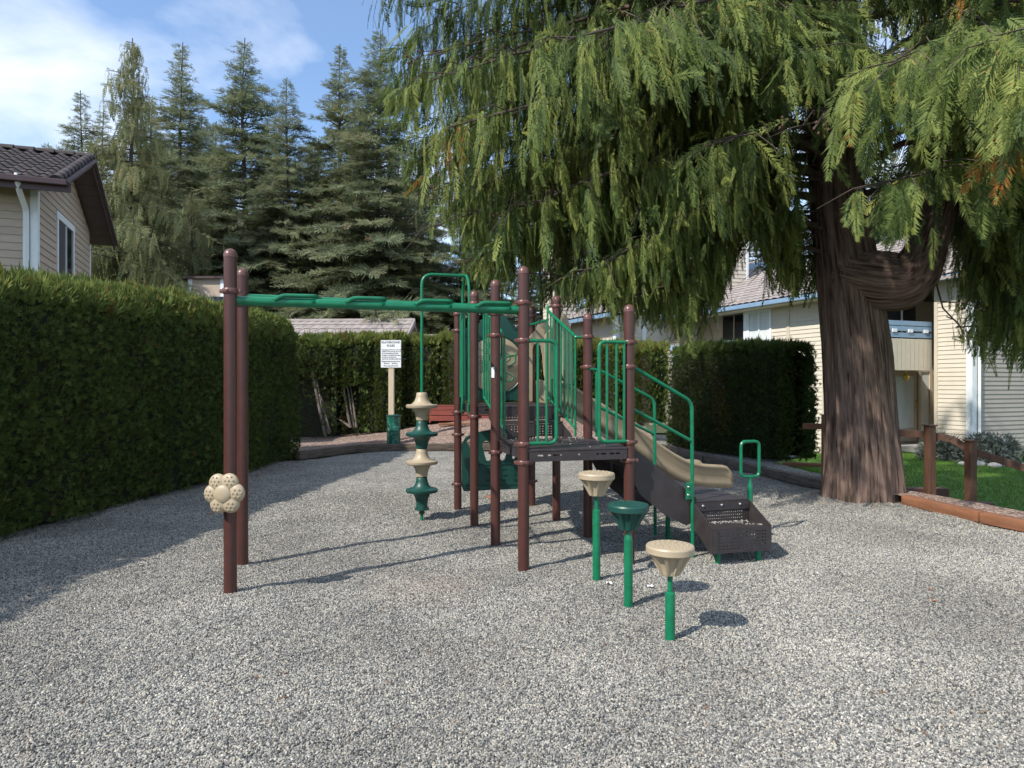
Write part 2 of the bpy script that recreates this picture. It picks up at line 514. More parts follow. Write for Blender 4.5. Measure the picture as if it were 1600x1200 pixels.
def scatter(TV, TF, rot, pos, scl, tint=None, jitter=0.12):
    """copies of template (TV, TF) -> big V, F, per-face tint"""
    N = len(pos)
    scl = np.asarray(scl)
    if scl.ndim == 1: scl = scl[:, None].repeat(3, 1)
    V = TV[None] * scl[:, None, :]
    V = np.einsum('nij,nkj->nki', rot, V) + pos[:, None, :]
    F = (TF[None] + (np.arange(N) * len(TV))[:, None, None])
    T = None
    if tint is not None:
        T = np.clip(tint[:, None] + RNG.normal(0, jitter * 0.35, (N, len(TF))), 0, 1)
        T = T.reshape(-1)
    return V.reshape(-1, 3), F.reshape(-1, TF.shape[1]), T

_K = RNG.normal(0, 1, (10, 3)); _PH = RNG.uniform(0, 6.28, 10)
def noise3(p, s=1.0):
    q = np.asarray(p) * s
    v = np.zeros(q.shape[:-1])
    for i in range(10):
        v += np.sin(q @ _K[i] * (0.7 + 0.25 * i) + _PH[i]) / (1 + 0.25 * i)
    return v / 4.0

def smooth(a, b, x):
    t = np.clip((np.asarray(x, float) - a) / (b - a), 0, 1)
    return t * t * (3 - 2 * t)

# foliage templates --------------------------------------------------------
def diamond(V, F, base, tip, width, nrm):
    base, tip, nrm = np.array(base, float), np.array(tip, float), np.array(nrm, float)
    d = tip - base
    s = np.cross(d, nrm); s /= max(np.linalg.norm(s), 1e-6)
    q = base + d * 0.16
    i = len(V)
    V += [q + s * width / 2, tip, q - s * width / 2]
    F.append([i, i + 1, i + 2])

def cedar_frond(nb=15, seed=0, wid=0.24, ang=38, drop=1.0, bw=0.048):
    """flat fern-like spray: stem runs along +y and bends down (-z); side branchlets in its plane"""
    rg = np.random.default_rng(seed)
    V, F = [], []
    def stem(s):
        return np.array([0.05 * math.sin(s * 3 + seed), s * (1 - 0.10 * s), -0.16 * drop * s * s])
    for i in range(nb):
        s = 0.08 + 0.86 * i / (nb - 1)
        prof = min(1, 0.35 + s * 2.2) * (1 - s) ** 0.55 + 0.12
        b = stem(s); tdir = stem(s + 0.02) - b; tdir /= np.linalg.norm(tdir)
        for sgn in (-1, 1):
            a = R(ang + rg.uniform(-9, 9))
            ln = wid * prof * rg.uniform(0.75, 1.2)
            dirv = tdir * math.cos(a) + np.array([sgn, 0, 0]) * math.sin(a)
            tip = b + dirv * ln + np.array([0, 0, -0.10 * ln * rg.uniform(0, 2)])
            diamond(V, F, b, tip, bw * rg.uniform(0.8, 1.3), (0, 0, 1))
    diamond(V, F, stem(0), stem(0.5), 0.018, (0, 0, 1))
    diamond(V, F, stem(0.8), stem(1.04), bw, (0, 0, 1))
    return np.array(V), np.array(F)

def fir_spray(nt=7, seed=0):
    """needle-clad twig: forward shoot with side shoots, in two slightly different planes"""
    rg = np.random.default_rng(seed)
    V, F = [], []
    diamond(V, F, (0, 0, 0), (0, 1.0, -0.05), 0.10, (0, 0, 1))
    diamond(V, F, (0, 0.1, 0), (0, 0.95, -0.02), 0.09, (1, 0, 0))
    for i in range(nt):
        s = 0.12 + 0.72 * i / (nt - 1)
        for sgn in (-1, 1):
            a = R(52 + rg.uniform(-12, 12)); ln = (0.46 * (1 - s) + 0.14) * rg.uniform(0.8, 1.2)
            tip = np.array([sgn * math.sin(a) * ln, s + math.cos(a) * ln, rg.uniform(-0.14, 0.16) * ln * 2])
            diamond(V, F, (0, s, -0.02), tip, 0.075, (rg.uniform(-.6, .6), 0, 1))
    return np.array(V), np.array(F)

def hedge_spray(n=7, seed=0):
    rg = np.random.default_rng(seed)
    V, F = [], []
    for i in range(n):
        a = R(-62 + 124 * i / (n - 1) + rg.uniform(-8, 8))
        ln = (1.0 - 0.35 * abs(i - (n - 1) / 2) / n) * rg.uniform(0.7, 1.1)
        base = np.array([math.sin(a) * 0.12, 0.05, 0])
        tip = np.array([math.sin(a) * ln * 0.75, math.cos(a) * ln, rg.uniform(-.12, .12)])
        diamond(V, F, base, tip, 0.21 * rg.uniform(0.8, 1.2), (rg.uniform(-.3, .3), 0, 1))
    return np.array(V), np.array(F)

CF = [cedar_frond(16, 1, 0.17, 33, 1.0, 0.034), cedar_frond(15, 2, 0.22, 38, 1.0, 0.036), cedar_frond(16, 3, 0.12, 26, 1.4, 0.030)]
CF_BIG = [cedar_frond(19, 11, 0.24, 38, 1.0, 0.034), cedar_frond(18, 12, 0.28, 42, .8, 0.034)]
CF_SMALL = [cedar_frond(8, 4, 0.26, 36, 1.2, 0.075), cedar_frond(7, 5, 0.2, 30, 1.5, 0.07)]
FS = [fir_spray(5, 1), fir_spray(6, 2)]
HS = [hedge_spray(7, 1), hedge_spray(6, 2), hedge_spray(5, 3)]

def join(parts):
    Vs, Fs, Ts, o = [], [], [], 0
    for V, F, T in parts:
        Vs.append(V); Fs.append(F + o); o += len(V); Ts.append(T)
    return np.concatenate(Vs), np.concatenate(Fs), np.concatenate(Ts)

def scatter_mix(templates, f, up, pos, scl, tint, jitter=0.12):
    N = len(pos)
    pick = RNG.integers(0, len(templates), N)
    res = []
    for i, (TV, TF) in enumerate(templates):
        k = pick == i
        if k.any():
            res.append(scatter(TV, TF, frames(f[k], up[k]), pos[k], np.asarray(scl)[k], tint[k], jitter))
    return join(res)
# ================================================================== GROUND
def grid_mesh(name, x0, x1, y0, y1, nx, ny, zf, m, inside=None, smooth_=True):
    xs, ys = np.linspace(x0, x1, nx), np.linspace(y0, y1, ny)
    X, Y = np.meshgrid(xs, ys)
    Z = zf(X, Y)
    V = np.stack([X, Y, Z], -1).reshape(-1, 3)
    i = np.arange((nx - 1) * (ny - 1)); r, c = i // (nx - 1), i % (nx - 1)
    F = np.stack([r * nx + c, r * nx + c + 1, (r + 1) * nx + c + 1, (r + 1) * nx + c], -1)
    if inside is not None:
        ctr = V[F].mean(1)
        F = F[inside(ctr[:, 0], ctr[:, 1])]
        used = np.unique(F); remap = np.zeros(len(V), int); remap[used] = np.arange(len(used))
        V = V[used]; F = remap[F]
    return np_mesh(name, V, F, m, smooth=smooth_)

def gravel_z(X, Y):
    p = np.stack([X, Y, 0 * X], -1)
    return 0.020 * noise3(p, 2.2) + 0.017 * noise3(p + 7, 4.2) + 0.011 * noise3(p + 2, 9.0) + 0.012 * noise3(p + 3, .7) - 0.006

def edge_right(Y):      # right border of the gravel yard
    return np.interp(Y, [-8, 5.0, 6.85, 8.5, 9.6, 13.3, 15.1], [6.2, 5.75, 5.25, 4.9, 4.55, 3.65, 3.35])

ground = tag(grid_mesh('ground', -300, 300, -200, 400, 41, 41, lambda X, Y: X * 0 - 0.85, M['soil']), kind='structure')
gravel_ground = tag(grid_mesh('gravel_ground', -7.0, 6.2, -8, 15.6, 166, 296, gravel_z, M['gravel'],
                              lambda X, Y: (X < edge_right(Y) + .12)), kind='structure')

def mound_z(X, Y):
    h = 0.60 * smooth(-5.2, 0.2, X) * smooth(14.7, 18.6, Y) * (1 - 0.45 * smooth(3.0, 6.5, X))
    p = np.stack([X, Y, 0 * X], -1)
    return 0.135 + h + 0.015 * noise3(p, 1.6) + .006 * noise3(p, 7)
tl = [(-4.25, 13.45), (-3.45, 14.92), (-1.15, 15.36), (1.15, 15.55), (3.38, 15.15)]
def mound_in(X, Y):
    yb = np.interp(X, [-9, -4.25, -3.45, -1.15, 1.15, 3.4, 9], [13.45, 13.5, 14.9, 15.35, 15.5, 15.1, 15.1])
    return (Y > yb) & ((X < 3.3) | (X < edge_right(Y) + 4.0))
def mound_in2(X, Y):
    a = mound_in(X, Y) & (X < 3.3)
    return a
tag(grid_mesh('gravel_mound', -7, 7.5, 13.3, 21.0, 180, 100, mound_z, M['pinkgravel'], mound_in2), kind='structure')
# strip of bark-littered gravel between the right timbers and the hedge
tag(grid_mesh('hedge_bed', 3.3, 7.4, 9.3, 19.0, 60, 120, lambda X, Y: .08 + .02 * noise3(np.stack([X, Y, 0 * X], -1), 2), M['gravel'],
              lambda X, Y: (X > edge_right(Y) - .03) & (X < edge_right(Y) + np.interp(Y, [9.3, 9.9, 12.2, 13, 16, 19], [.35, .55, .75, 1.9, 3, 3])) & ((Y > 9.9))), kind='structure')

def lawn_z(X, Y):
    return -0.10 - 0.50 * smooth(5.4, 7.6, X) * (1 - 0.55 * smooth(11, 18.5, Y)) - .1 * smooth(4.5, 6.5, X) + .015 * noise3(np.stack([X, Y, 0 * X], -1), 1.5)
tag(grid_mesh('lawn', 3.6, 30, 5.0, 24, 100, 90, lawn_z, M['lawn'],
              lambda X, Y: (X > edge_right(Y) + np.interp(Y, [5, 8.4, 9, 10, 12.2, 13, 30], [1.1, .75, .7, .45, .7, 1.5, 1.5]))), kind='structure')
tag(grid_mesh('left_yard', -40, -5.6, -8, 26, 40, 40, lambda X, Y: 0 * X - .05, M['soil']), kind='structure')
tag(grid_mesh('back_yard', -40, 30, 20.5, 60, 40, 40, lambda X, Y: 0 * X + .02, M['soil']), kind='structure')

# loose pebbles on the near part of the yard (real stones)
def gravel_stones():
    me_o = grid_mesh('gravel', -6.6, 6.1, 2.0, 9.6, 180, 108, lambda X, Y: gravel_z(X, Y) + .001, M['pebble'],
                     lambda X, Y: (np.abs(X) < .86 * Y + 1.2) & (X < edge_right(Y) - .05) & (X > -5.2 + .1 * (Y - 6)))
    tag(me_o, kind='stuff')
    ng = bpy.data.node_groups.new('gravel_stones', 'GeometryNodeTree')
    ng.interface.new_socket('Geometry', in_out='INPUT', socket_type='NodeSocketGeometry')
    ng.interface.new_socket('Geometry', in_out='OUTPUT', socket_type='NodeSocketGeometry')
    n, l = ng.nodes, ng.links
    gi, go = n.new('NodeGroupInput'), n.new('NodeGroupOutput')
    ds = n.new('GeometryNodeDistributePointsOnFaces'); ds.distribute_method = 'RANDOM'
    pos = n.new('GeometryNodeInputPosition'); sx = n.new('ShaderNodeSeparateXYZ')
    l.new(pos.outputs[0], sx.inputs[0])
    mr = n.new('ShaderNodeMapRange')
    mr.inputs[1].default_value = 5.6; mr.inputs[2].default_value = 9.4
    mr.inputs[3].default_value = 10500; mr.inputs[4].default_value = 1200
    l.new(sx.outputs[1], mr.inputs[0])
    l.new(gi.outputs[0], ds.inputs['Mesh']); l.new(mr.outputs[0], ds.inputs['Density'])
    ico = n.new('GeometryNodeMeshIcoSphere'); ico.inputs['Radius'].default_value = 1.0; ico.inputs['Subdivisions'].default_value = 1 + 1
    sm = n.new('GeometryNodeSetMaterial'); sm.inputs['Material'].default_value = M['pebble']
    ss = n.new('GeometryNodeSetShadeSmooth')
    l.new(ico.outputs[0], ss.inputs[0]); l.new(ss.outputs[0], sm.inputs[0])
    io = n.new('GeometryNodeInstanceOnPoints')
    rv = n.new('FunctionNodeRandomValue'); rv.data_type = 'FLOAT_VECTOR'
    rv.inputs[0].default_value = (0, 0, 0); rv.inputs[1].default_value = (6.28, 6.28, 6.28)
    rs = n.new('FunctionNodeRandomValue'); rs.data_type = 'FLOAT_VECTOR'
    rs.inputs[0].default_value = (.0036, .0031, .0026); rs.inputs[1].default_value = (.0092, .0074, .0056)
    rs.inputs['Seed'].default_value = 5
    l.new(ds.outputs['Points'], io.inputs['Points']); l.new(sm.outputs[0], io.inputs['Instance'])
    l.new(rv.outputs[0], io.inputs['Rotation']); l.new(rs.outputs[0], io.inputs['Scale'])
    jn = n.new('GeometryNodeJoinGeometry')
    l.new(io.outputs[0], jn.inputs[0])
    l.new(jn.outputs[0], go.inputs[0])
    md = me_o.modifiers.new('stones', 'NODES'); md.node_group = ng
gravel_stones()

# ------------------------------------------------------------------ timbers
def timber(a, b, w, h, m, label, cat='landscape timber', group=None, z=0.0, name='landscape_timber', wob=.008):
    a, b = Vector((a[0], a[1], z)), Vector((b[0], b[1], z))
    d = (b - a); L = d.length; ang = math.atan2(d.y, d.x)
    k = MB(); bmesh.ops.create_cube(k.bm, size=1.0)
    bmesh.ops.transform(k.bm, matrix=Matrix.Diagonal((L, w, h, 1)), verts=k.bm.verts)
    bmesh.ops.subdivide_edges(k.bm, edges=[e for e in k.bm.edges if abs(e.verts[0].co.x - e.verts[1].co.x) > .1], cuts=14)
    bmesh.ops.bevel(k.bm, geom=[e for e in k.bm.edges if e.calc_face_angle(0) > .5], offset=.012, segments=2, profile=.6, affect='EDGES')
    for v in k.bm.verts:
        q = noise3(np.array([v.co.x + a.x, v.co.y * 3, v.co.z * 3]), 2.5)
        v.co.y += wob * q; v.co.z += wob * .6 * q
    o = k.build(name, m, None, True, (a + b) / 2 + Vector((0, 0, h / 2)), (0, 0, ang), angle=40)
    return tag(o, label, cat, group)
G1 = 'weathered timbers edging the gravel'
timber(tl[0], tl[1], .15, .165, M['wood_gr'], 'short grey timber edging at the end of the tall left hedge', group=G1)
timber((tl[1][0], tl[1][1] + .02), tl[2], .15, .165, M['wood_gr'], 'weathered timber edging in front of the trash can', group=G1)
timber(tl[2], tl[3], .15, .165, M['wood_gr'], 'weathered timber edging behind the brown posts of the climbing frame', group=G1)
timber(tl[3], tl[4], .15, .165, M['wood_gr'], 'weathered timber edging hidden behind the slide', group=G1)
timber((3.42, 15.1), (3.72, 13.0), .16, .15, M['wood_gr'], 'weathered timber edging beyond the slide end, below the right hedge', group=G1)
timber((3.73, 12.95), (4.10, 11.1), .16, .15, M['wood_gr'], 'weathered timber edging behind the green hand loop', group=G1)
timber((4.11, 11.05), (4.46, 9.55), .16, .14, M['wood_gr'], 'weathered timber edging running up to the cedar trunk', group=G1)
timber((4.75, 11.9), (5.35, 11.75), .10, .07, M['wood_or'], 'thin orange board edging at the foot of the right hedge end', z=.06)
timber((4.90, 8.45), (5.10, 7.35), .13, .12, M['wood_or'], 'orange timber starting at the cedar trunk foot', group='orange timbers at the right')
timber((5.10, 7.33), (5.27, 6.72), .13, .12, M['wood_or'], 'orange timber next to the pale timber end at the right edge', group='orange timbers at the right')
timber((5.28, 6.70), (5.75, 5.0), .14, .12, M['wood_gr'], 'pale weathered timber end at the right edge of the gravel')
mz = float(mound_z(np.array(-1.0), np.array(17.0)))
timber((-1.85, 17.1), (-.3, 17.2), .10, .06, M['wood_or'], 'thin orange board lying on the reddish mound', z=mz - .01)

# bark dust between the orange timber and the steps
tag(grid_mesh('step_landing', 4.85, 6.6, 5.0, 9.3, 30, 60, lambda X, Y: .095 + .01 * noise3(np.stack([X, Y, 0 * X], -1), 4) - .10 * smooth(.45, .95, X - edge_right(Y)) , M['pinkgravel'],
              lambda X, Y: (X > edge_right(Y) + .03) & (X < edge_right(Y) + .75)), kind='structure')
stairs = empty('timber_steps', (5.4, 9.0, 0), 0, 'dark stained timber steps going down to the lawn behind the fence posts', 'steps')
for (x0, x1, y, zt_, dp) in ((-.42, .43, .12, .105, .16), (-.02, .43, -.02, -.03, .16), (.36, .80, -.22, -.03, .16), (.60, 1.10, -.42, -.12, .16), (.85, 1.45, -.58, -.22, .16), (1.15, 1.9, -.75, -.33, .16)):
    k = MB(); k.box(((x0 + x1) / 2, y, zt_ - .075), (x1 - x0, dp, .15), bevel=.01)
    k.build('step_timber', M['wood_dkx'], stairs)

# fence / stair rail
def rail_thing(label, posts, rails, m):
    root = empty('rail_fence', (posts[0][0], posts[0][1], 0), 0, label, 'fence')
    ox, oy = posts[0][0], posts[0][1]
    for x, y, z0, z1, w in posts:
        k = MB(); k.box((x - ox, y - oy, (z0 + z1) / 2), (w, w, z1 - z0), Euler((0, 0, .15)), .006)
        p = k.build('post', m, root)
        k = MB(); k.box((x - ox, y - oy, z1 + .009), (w + .03, w + .03, .018), Euler((0, 0, .15)), .005); k.build('post_cap', m, p)
    for a, b in rails:
        k = MB(); k.bar((a[0] - ox, a[1] - oy, a[2]), (b[0] - ox, b[1] - oy, b[2]), .04, .088, .005)
        k.build('rail', m, root)
    return root
rail_thing('dark stained rail with two posts sloping down the steps right of the cedar', [(5.37, 8.72, -.25, .96, .098), (5.76, 8.52, -.35, .78, .098)],
           [((4.75, 8.98, .875), (5.37, 8.79, .845)), ((5.37, 8.79, .845), (5.60, 8.68, .80)), ((5.61, 8.67, .80), (5.80, 8.56, .66)), ((5.80, 8.58, .66), (6.5, 8.1, .37))], M['wood_dk'])
rail_thing('short orange rail on a post left of the cedar trunk', [(4.78, 10.35, -.1, 1.02, .085)], [((4.42, 10.30, .86), (4.78, 10.30, .855))], M['wood_or'])

# ------------------------------------------------------------------ sign, can, bench, litter
def gz(x, y): return float(mound_z(np.array(float(x)), np.array(float(y))))
sx_, sy_ = (611 - 800) / FPX * 15.7, 15.7
sg = empty('rules_sign', (sx_, sy_, gz(sx_, sy_)), R(-4), 'white playground rules sign on a pale wooden post', 'sign')
sb = gz(sx_, sy_)
k = MB(); k.box((0, .045, 1.05 - sb), (.125, .09, 2.3), bevel=.008); k.build('sign_post', M['wood_pl'], sg)
zc = 1.5 + (600 - 553) / FPX * 15.7 - sb
k = MB(); k.box((0, -.008, zc), (.475, .012, .635), bevel=.004); pan = k.build('sign_panel', M['sign'], sg)
rows = [('PLAYGROUND', .066, .245), ('RULES', .066, .170), ('Use playground at your own risk.', .034, .085), ('Children under the age of 12 must', .034, .043), ('be accompanied by an adult.', .034, .001),
        ('No glass or alcoholic beverages.', .034, -.041), ('No pets in the play area.', .034, -.083), ('Report any damaged equipment promptly.', .034, -.125),
        ('Playground hours open from', .037, -.185), ('8:00 a.m.', .037, -.232), ('8:00 p.m.', .037, -.232), ('Please respect these rules', .032, -.285)]
for i, (txt, size, dz) in enumerate(rows):
    cu = bpy.data.curves.new('sign_text', 'FONT'); cu.body = txt; cu.size = size; cu.extrude = .001; cu.resolution_u = 2
    cu.offset = .0015 if size > .05 else .0008
    cu.align_x = 'CENTER' if i in (0, 1, 8, 9, 10, 11) else 'LEFT'
    ax_ = cu.align_x
    tmp = bpy.data.objects.new('tmp', cu); me = bpy.data.meshes.new_from_object(tmp); bpy.data.objects.remove(tmp)
    link('lettering', me, M['ink'], pan, ({9: -.095, 10: .095}.get(i, 0) if cu.align_x == 'CENTER' else -.212, -.0155, zc + dz), (R(90), 0, 0))
for dz in (.29, -.30):
    k = MB(); k.sphere((0, -.015, zc + dz), .008, sub=1); k.build('screw', M['bolt'], pan)

cx_, cy_ = (615 - 800) / FPX * 15.35, 15.35
cn = empty('trash_can', (cx_, cy_, gz(cx_, cy_) - .01), 0, 'worn green metal trash can at the foot of the rules sign', 'trash can')
k = MB(); k.lathe([(0, 0.01), (.148, 0.01), (.152, .03), (.150, .30), (.153, .305), (.153, .33), (.150, .335), (.150, .60), (.156, .61), (.156, .635), (.14, .64), (.135, .58), (0, .56)], 32)
k.build('can_body', M['can'], cn, True, angle=50)
k = MB(); k.lathe([(.158, .628), (.166, .634), (.166, .655), (.158, .662), (.13, .664), (.12, .655), (.12, .63)], 32); k.build('can_rim', M['dkgreen'], cn, True)

bx, by = (706 - 800) / FPX * 18.0, 17.6
bz = gz(bx, by)
bn = empty('planter_box', (bx, by, bz), R(3), 'low red stained wooden box against the back hedge', 'planter')
for i, (z, h) in enumerate(((.10, .13), (.245, .13), (.37, .10))):
    k = MB(); k.box((.25, 0, z), (1.55, .05, h), bevel=.008); k.build('plank', M['wood_red'], bn)
k = MB(); k.box((.25, .14, .43), (1.6, .34, .035), bevel=.008); k.build('top_board', M['wood_red'], bn)
for x in (-.53, 1.03):
    k = MB(); k.box((x, .16, .2), (.05, .28, .42), bevel=.006); k.build('end_board', M['wood_red'], bn)

def scrap(name, x, y, s, m, label, cat, seed, group=None):
    rg = np.random.default_rng(seed)
    k = MB(); N = 9
    c = k.bm.verts.new((0, 0, s * .25)); vs = []
    for i in range(N):
        a = 6.283 * i / N; r = s * rg.uniform(.45, 1.1)
        vs.append(k.bm.verts.new((r * math.cos(a), r * math.sin(a) * .8, s * rg.uniform(0, .5))))
    for i in range(N): k.bm.faces.new((c, vs[i], vs[(i + 1) % N]))
    z = float(gravel_z(np.array(x), np.array(y))) + .012
    o = k.build(name, m, None, False, (x, y, z), (0, 0, rg.uniform(0, 6)))
    mdf = o.modifiers.new('thick', 'SOLIDIFY'); mdf.thickness = .0012
    return tag(o, label, cat, group)
def gpt(px, py): yy = FPX * 1.5 / (py - 600); return (px - 800) / FPX * yy, yy
for i, (px, py, s, lab) in enumerate(((952, 915, .045, 'crumpled white paper scrap between the tan and green pods'), (1016, 919, .03, 'small white paper scrap right of the green pod'))):
    x, y = gpt(px, py); scrap('paper_scrap', x, y, s, M['paper'], lab, 'paper scrap', 20 + i, 'paper scraps on the gravel')
for i, (px, py, s, lab) in enumerate(((328, 806, .04, 'brown dead leaf on the gravel below the flower knob'), (403, 743, .05, 'dead leaf at the foot of the left hedge'), (765, 778, .06, 'dead leaf on the gravel below the letter panel'),
                                      (1460, 941, .022, 'reddish dead leaf on the right side of the gravel, nearer one'), (1452, 924, .02, 'reddish dead leaf on the right side of the gravel, farther one'))):
    x, y = gpt(px, py); scrap('dead_leaf', x, y, s, M['deadleaf'], lab, 'dead leaf', 40 + i, 'dead leaves on the gravel')

# ================================================================== HOUSES
def lerp_(a, b, t): return a + (b - a) * t
BE1 = Vector((math.cos(R(21.8)), math.sin(R(21.8)), 0))
BE2 = Vector((-BE1.y, BE1.x, 0))
BROT = R(21.8)

def frame_boards(k, x0, x1, y, z0, z1, w, t):
    k.box(((x0 + x1) / 2, y, z1 - w / 2), (x1 - x0, t, w)); k.box(((x0 + x1) / 2, y, z0 + w / 2), (x1 - x0, t, w))
    k.box((x0 + w / 2, y, (z0 + z1) / 2), (w, t, z1 - z0 - 2 * w)); k.box((x1 - w / 2, y, (z0 + z1) / 2), (w, t, z1 - z0 - 2 * w))

# --- left house: local x along the front wall (x < 0 goes left), local y along the gable wall (away from the camera)
hl_root = empty('taupe_house', (-9.1, 13.0, 0), BROT, 'taupe sided house with dark tile roof behind the left hedge', 'house')
GW, EZ, PKZ = 4.9, 5.42, 6.52
def mk(k, name, m, parent=hl_root, **kw): return k.build(name, m, parent, **kw)
k = MB(); k.prism([(0, -.2), (GW, -.2), (GW, EZ), (GW / 2, PKZ), (0, EZ)], (-3.0, 0, 0), (0, 1, 0), (0, 0, 1), 5.98)
wall = mk(k, 'wall', M['side_l'])
EXPO = .147
for i in range(31):
    z0 = .95 + EXPO * i
    if z0 + EXPO > EZ: break
    k = MB(); k.prism([(0, 0), (.024, 0), (.004, EXPO + .012), (0, EXPO + .012)], (-3.06, -.002, z0), (0, -1, 0), (0, 0, 1), 5.9)
    k.build('siding_board', M['side_l'], wall)
WY0, WY1, WZ0, WZ1 = 1.45, 3.0, 3.05, 5.02
for i in range(38):
    z0 = .95 + EXPO * i
    zt_ = z0 + EXPO
    if zt_ > PKZ: break
    ya, yb = .09, GW - .09
    if zt_ > EZ:
        f = (zt_ - EZ) / (PKZ - EZ); ya, yb = GW / 2 * f, GW - GW / 2 * f
    spans = [(ya, yb)]
    if z0 + EXPO > WZ0 and z0 < WZ1: spans = [(ya, WY0), (WY1, yb)]
    for a, b in spans:
        if b - a < .05: continue
        k = MB(); k.prism([(0, 0), (.024, 0), (.004, EXPO + .012), (0, EXPO + .012)], (-.008, (a + b) / 2, z0), (1, 0, 0), (0, 0, 1), b - a)
        k.build('siding_board', M['side_l'], wall)
k = MB(); k.box((-.045, -.02, 2.4), (.12, .022, 5.6)); k.box((.012, .04, 2.4), (.022, .10, 5.6)); mk(k, 'corner_trim', M['trim_w'])
k = MB(); k.box((.012, GW - .04, 2.4), (.022, .10, 5.4)); mk(k, 'corner_trim', M['trim_w'])
k = MB()   # window frame on the gable wall
for (ya, yb, za, zb) in ((WY0 - .02, WY0 + .09, WZ0, WZ1), (WY1 - .09, WY1 + .02, WZ0, WZ1), (WY0 - .05, WY1 + .05, WZ1, WZ1 + .15), (WY0 - .05, WY1 + .05, WZ0 - .1, WZ0)):
    k.box((.012, (ya + yb) / 2, (za + zb) / 2), (.04, yb - ya, zb - za), bevel=.004)
win = mk(k, 'window', M['trim_w'])
ym = WY0 + .80
k = MB(); k.box((.0, (WY0 + .09 + ym) / 2, (WZ0 + WZ1) / 2), (.008, ym - WY0 - .09, WZ1 - WZ0)); k.build('screen', M['screen'], win)
k = MB(); k.box((.004, (ym + WY1 - .09) / 2, (WZ0 + WZ1) / 2), (.008, WY1 - .09 - ym, WZ1 - WZ0)); k.build('pane', M['glass_d'], win)
k = MB(); k.box((.014, ym, (WZ0 + WZ1) / 2), (.03, .05, WZ1 - WZ0)); k.build('mullion', M['trim_w'], win)
# roof: eaves overhang .5 front/back, .5 past the gable
OV, OG = .55, .47
slope = (PKZ - EZ) / (GW / 2)
def roof_z(y): return (EZ + .1 + slope * (y if y < GW / 2 else GW - y))
k = MB()
for sgn in (0, 1):
    ya, yb = (-OV, GW / 2) if not sgn else (GW + OV, GW / 2)
    k.prism([(ya, roof_z(-OV) - .0), (yb, roof_z(GW / 2)), (yb, roof_z(GW / 2) - .06), (ya, roof_z(-OV) - .06)], (-2.9 + OG / 2, 0, 0), (0, 1, 0), (0, 0, 1), 6.0 + OG - .01)
roof = mk(k, 'roof', M['soffit'])
k = MB(); k.box((-2.9 + OG / 2, -OV - .02, roof_z(-OV) - .09), (6.2 + OG, .03, .20)); k.build('eave_fascia', M['fascia'], roof)
k = MB(); k.bar((OG - .9 - 2, -OV - .09, roof_z(-OV) - .03), (OG + .15, -OV - .09, roof_z(-OV) - .03), .12, .11, .015); k.bar((OG - 6, -OV - .09, roof_z(-OV) - .03), (OG - 2.95, -OV - .09, roof_z(-OV) - .03), .12, .11, .015); k.build('gutter', M['fascia'], roof)
for ya in (-OV - .03, GW + OV + .03):
    k = MB(); k.bar((OG + .0, ya, roof_z(-OV) - .09), (OG + .0, GW / 2, roof_z(GW / 2) - .07), .035, .19); k.build('rake_board', M['fascia'], roof)
for i in range(8):   # soffit boards under the rake
    for ya, yb in ((-OV, GW / 2), (GW + OV, GW / 2)):
        f0, f1 = i / 8 + .004, (i + 1) / 8 - .004
        y0_, z0_ = ya + (yb - ya) * f0, roof_z(-OV) + (roof_z(GW / 2) - roof_z(-OV)) * f0 - .072
        y1_, z1_ = ya + (yb - ya) * f1, roof_z(-OV) + (roof_z(GW / 2) - roof_z(-OV)) * f1 - .072
        k = MB(); k.bar((.03, y0_, z0_), (.03, y1_, z1_), .0, .014) if False else k.prism([(y0_, z0_), (y1_, z1_), (y1_, z1_ + .011), (y0_, z0_ + .011)], (OG / 2, 0, 0), (0, 1, 0), (0, 0, 1), OG - .06)
        k.build('soffit_board', M['soffit'], roof)
# tiles
def tile_mesh(w=.30, l=.42, h=.055, t=.022):
    V, F = [], []
    n = 8
    for yy in (0, l):
        for top in (1, 0):
            for i in range(n + 1):
                s = i / n
                z = h * math.sin(math.pi * min(1, s / .62)) if s < .62 else -.012 * math.sin(math.pi * (s - .62) / .38)
                V.append((s * w - w / 2, yy, z + (t if top else 0)))
    q = n + 1
    for i in range(n):
        F += [(i, i + 1, 2 * q + i + 1, 2 * q + i), (q + i, 3 * q + i, 3 * q + i + 1, q + i + 1), (i, q + i, q + i + 1, i + 1)]
    me = bpy.data.meshes.new('roof_tile'); me.from_pydata(V, [], F); me.materials.append(M['tile_d'])
    me.polygons.foreach_set('use_smooth', [True] * len(me.polygons))
    me.set_sharp_from_angle(angle=R(45))
    return me
tm = tile_mesh()
pitch = math.atan(slope)
row = .33
nrow = int((GW / 2 + OV) / math.cos(pitch) / row) + 1
for j in range(nrow):
    d = -.09 + row * j
    y = -OV + d * math.cos(pitch); z = roof_z(-OV) + .012 + d * math.sin(pitch)
    for i in range(16):
        x = OG - .22 - .285 * i
        o = bpy.data.objects.new('roof_tile', tm); COL.objects.link(o); o.parent = roof
        o.location = (x, y, z + .012); o.rotation_euler = (pitch - R(4.0) + random.uniform(-.012, .012), 0, random.uniform(-.015, .015))
me_c = MB()
for i in range(7):
    a0, a1 = math.pi * i / 6, 0
me_c.bm.free()
def cap_mesh(r=.10, l=.40):
    k = MB(); V = []
    for yy, rr_ in ((0, r * 1.08), (l, r * .74)):
        ring = []
        for i in range(9):
            a = math.pi * i / 8
            ring.append(k.bm.verts.new((rr_ * math.cos(a), yy, rr_ * math.sin(a) - .02)))
        V.append(ring)
    for i in range(8): k.bm.faces.new((V[0][i], V[0][i + 1], V[1][i + 1], V[1][i]))
    k.bm.faces.new(V[0])
    me = k.mesh('rake_tile', True); me.materials.append(M['tile_d']); return me
